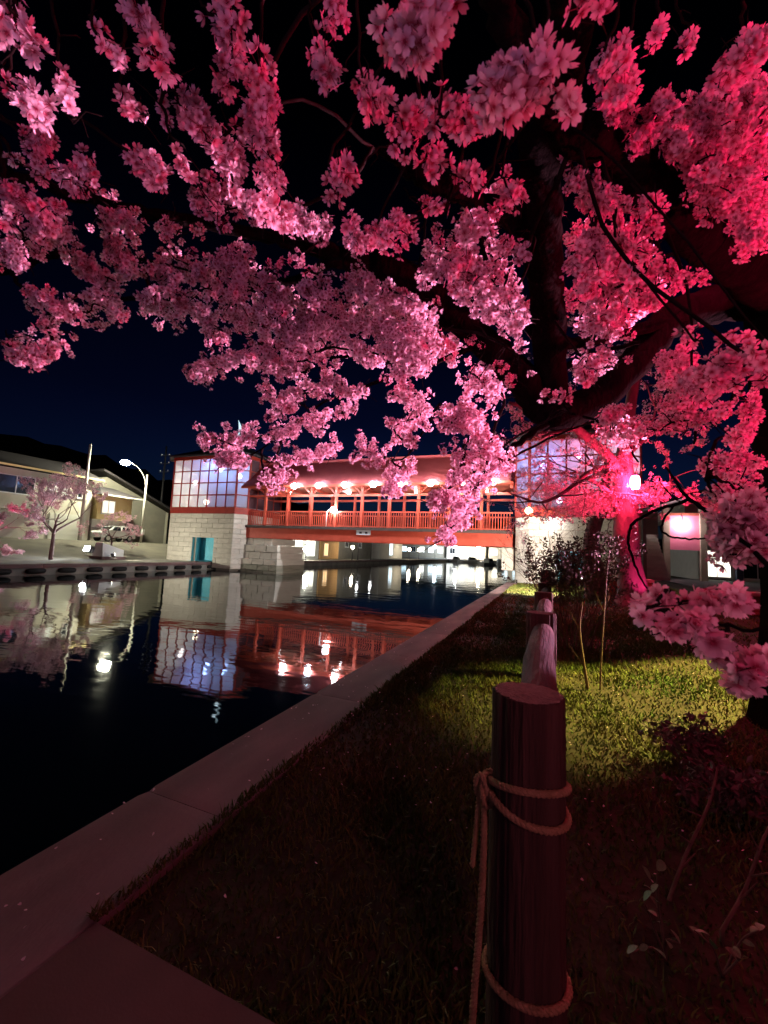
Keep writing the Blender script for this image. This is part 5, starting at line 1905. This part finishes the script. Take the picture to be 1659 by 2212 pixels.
lx, ly = rg.normal(0, .55, n) * hh, rg.normal(0, .55, n) * hh
V = np.zeros((n, 5, 3), np.float32)
for k, (s, t_) in enumerate(((-1, 0), (1, 0), (-.7, .55), (.7, .55), (0, 1))):
    V[:, k, 0] = gxx + s * ww * np.cos(aa) + lx * t_ * t_
    V[:, k, 1] = gyy + s * ww * np.sin(aa) + ly * t_ * t_
    V[:, k, 2] = gzz - .004 + hh * t_
me = bpy.data.meshes.new('grass')
me.vertices.add(n * 5)
me.vertices.foreach_set('co', V.ravel())
idx = np.arange(n, dtype=np.int32)[:, None] * 5
loops = np.concatenate([idx + np.array([0, 1, 3, 2]), idx + np.array([2, 3, 4])], 1).ravel().astype(np.int32)
me.loops.add(n * 7)
me.loops.foreach_set('vertex_index', loops)
me.polygons.add(n * 2)
st_ = (np.arange(n, dtype=np.int32)[:, None] * 7 + np.array([0, 4], np.int32)).ravel().astype(np.int32)
me.polygons.foreach_set('loop_start', st_)
me.polygons.foreach_set('loop_total', np.tile(np.array([4, 3], np.int32), n))
me.materials.append(M['grass'])
me.update(calc_edges=True)
me.validate()
go = link('grass', me)
tag(go, 'short patchy green and straw coloured grass on the bank', 'grass', kind='stuff')

# fallen petals
pv_, pr_, pf_ = petal_flower(.3)
one = [i for i in range(9)]
PETV = np.array(pv_[:9])
PETF = [q for q in pf_ if max(q) < 9]
PETM = raw_mesh('fallen_petal', PETV, pr_[:9] * 0 + 1.0, PETF, M['petal'])
random.seed(44)


def petal_spot():
    while True:
        x, y = random.uniform(KX0, 1.6 if random.random() < .6 else KX1), 0.6 + 9 * random.random() ** 1.7
        if x < KX1:
            return x, y, .004
        if y < 1.27:
            return x, y, .016
        return x, y, gz(x, y) + random.uniform(.012, .045)


for k in range(110):
    x, y, z = petal_spot()
    s = random.uniform(.014, .019)
    o = link('fallen_petal', PETM, None, (x, y, z), (random.uniform(-.5, .5), random.uniform(-.5, .5), random.uniform(0, 6.28)), (s, s, s))
    tag(o, *(('single pale pink cherry petal fallen on the concrete canal kerb', 'petal', 'fallen petals on the kerb') if x < KX1 else ('single pale pink cherry petal lying on the concrete path, bottom left', 'petal', 'fallen petals on the path') if y < 1.27 else ('single pale pink cherry petal fallen among the grass by the fence', 'petal', 'fallen petals in the grass')))
pit = []
for k in range(900):
    x, y = random.uniform(KX0, 3.2), 2.5 + 16 * random.random() ** 1.3
    z = .004 if x < KX1 else gz(x, y) + random.uniform(.015, .05)
    pit.append((0, (x, y, z), random.uniform(.014, .019), basis(np.array([random.uniform(-.4, .4), random.uniform(-.4, .4), 1.0]), rng.uniform(0, 6.28))))
o = link('petal_litter', joined([(PETV, pr_[:9] * 0 + 1, PETF)], pit, 'petal_litter', M['petal']))
tag(o, 'countless small fallen petals sprinkled over grass and kerb', 'petals', kind='stuff')
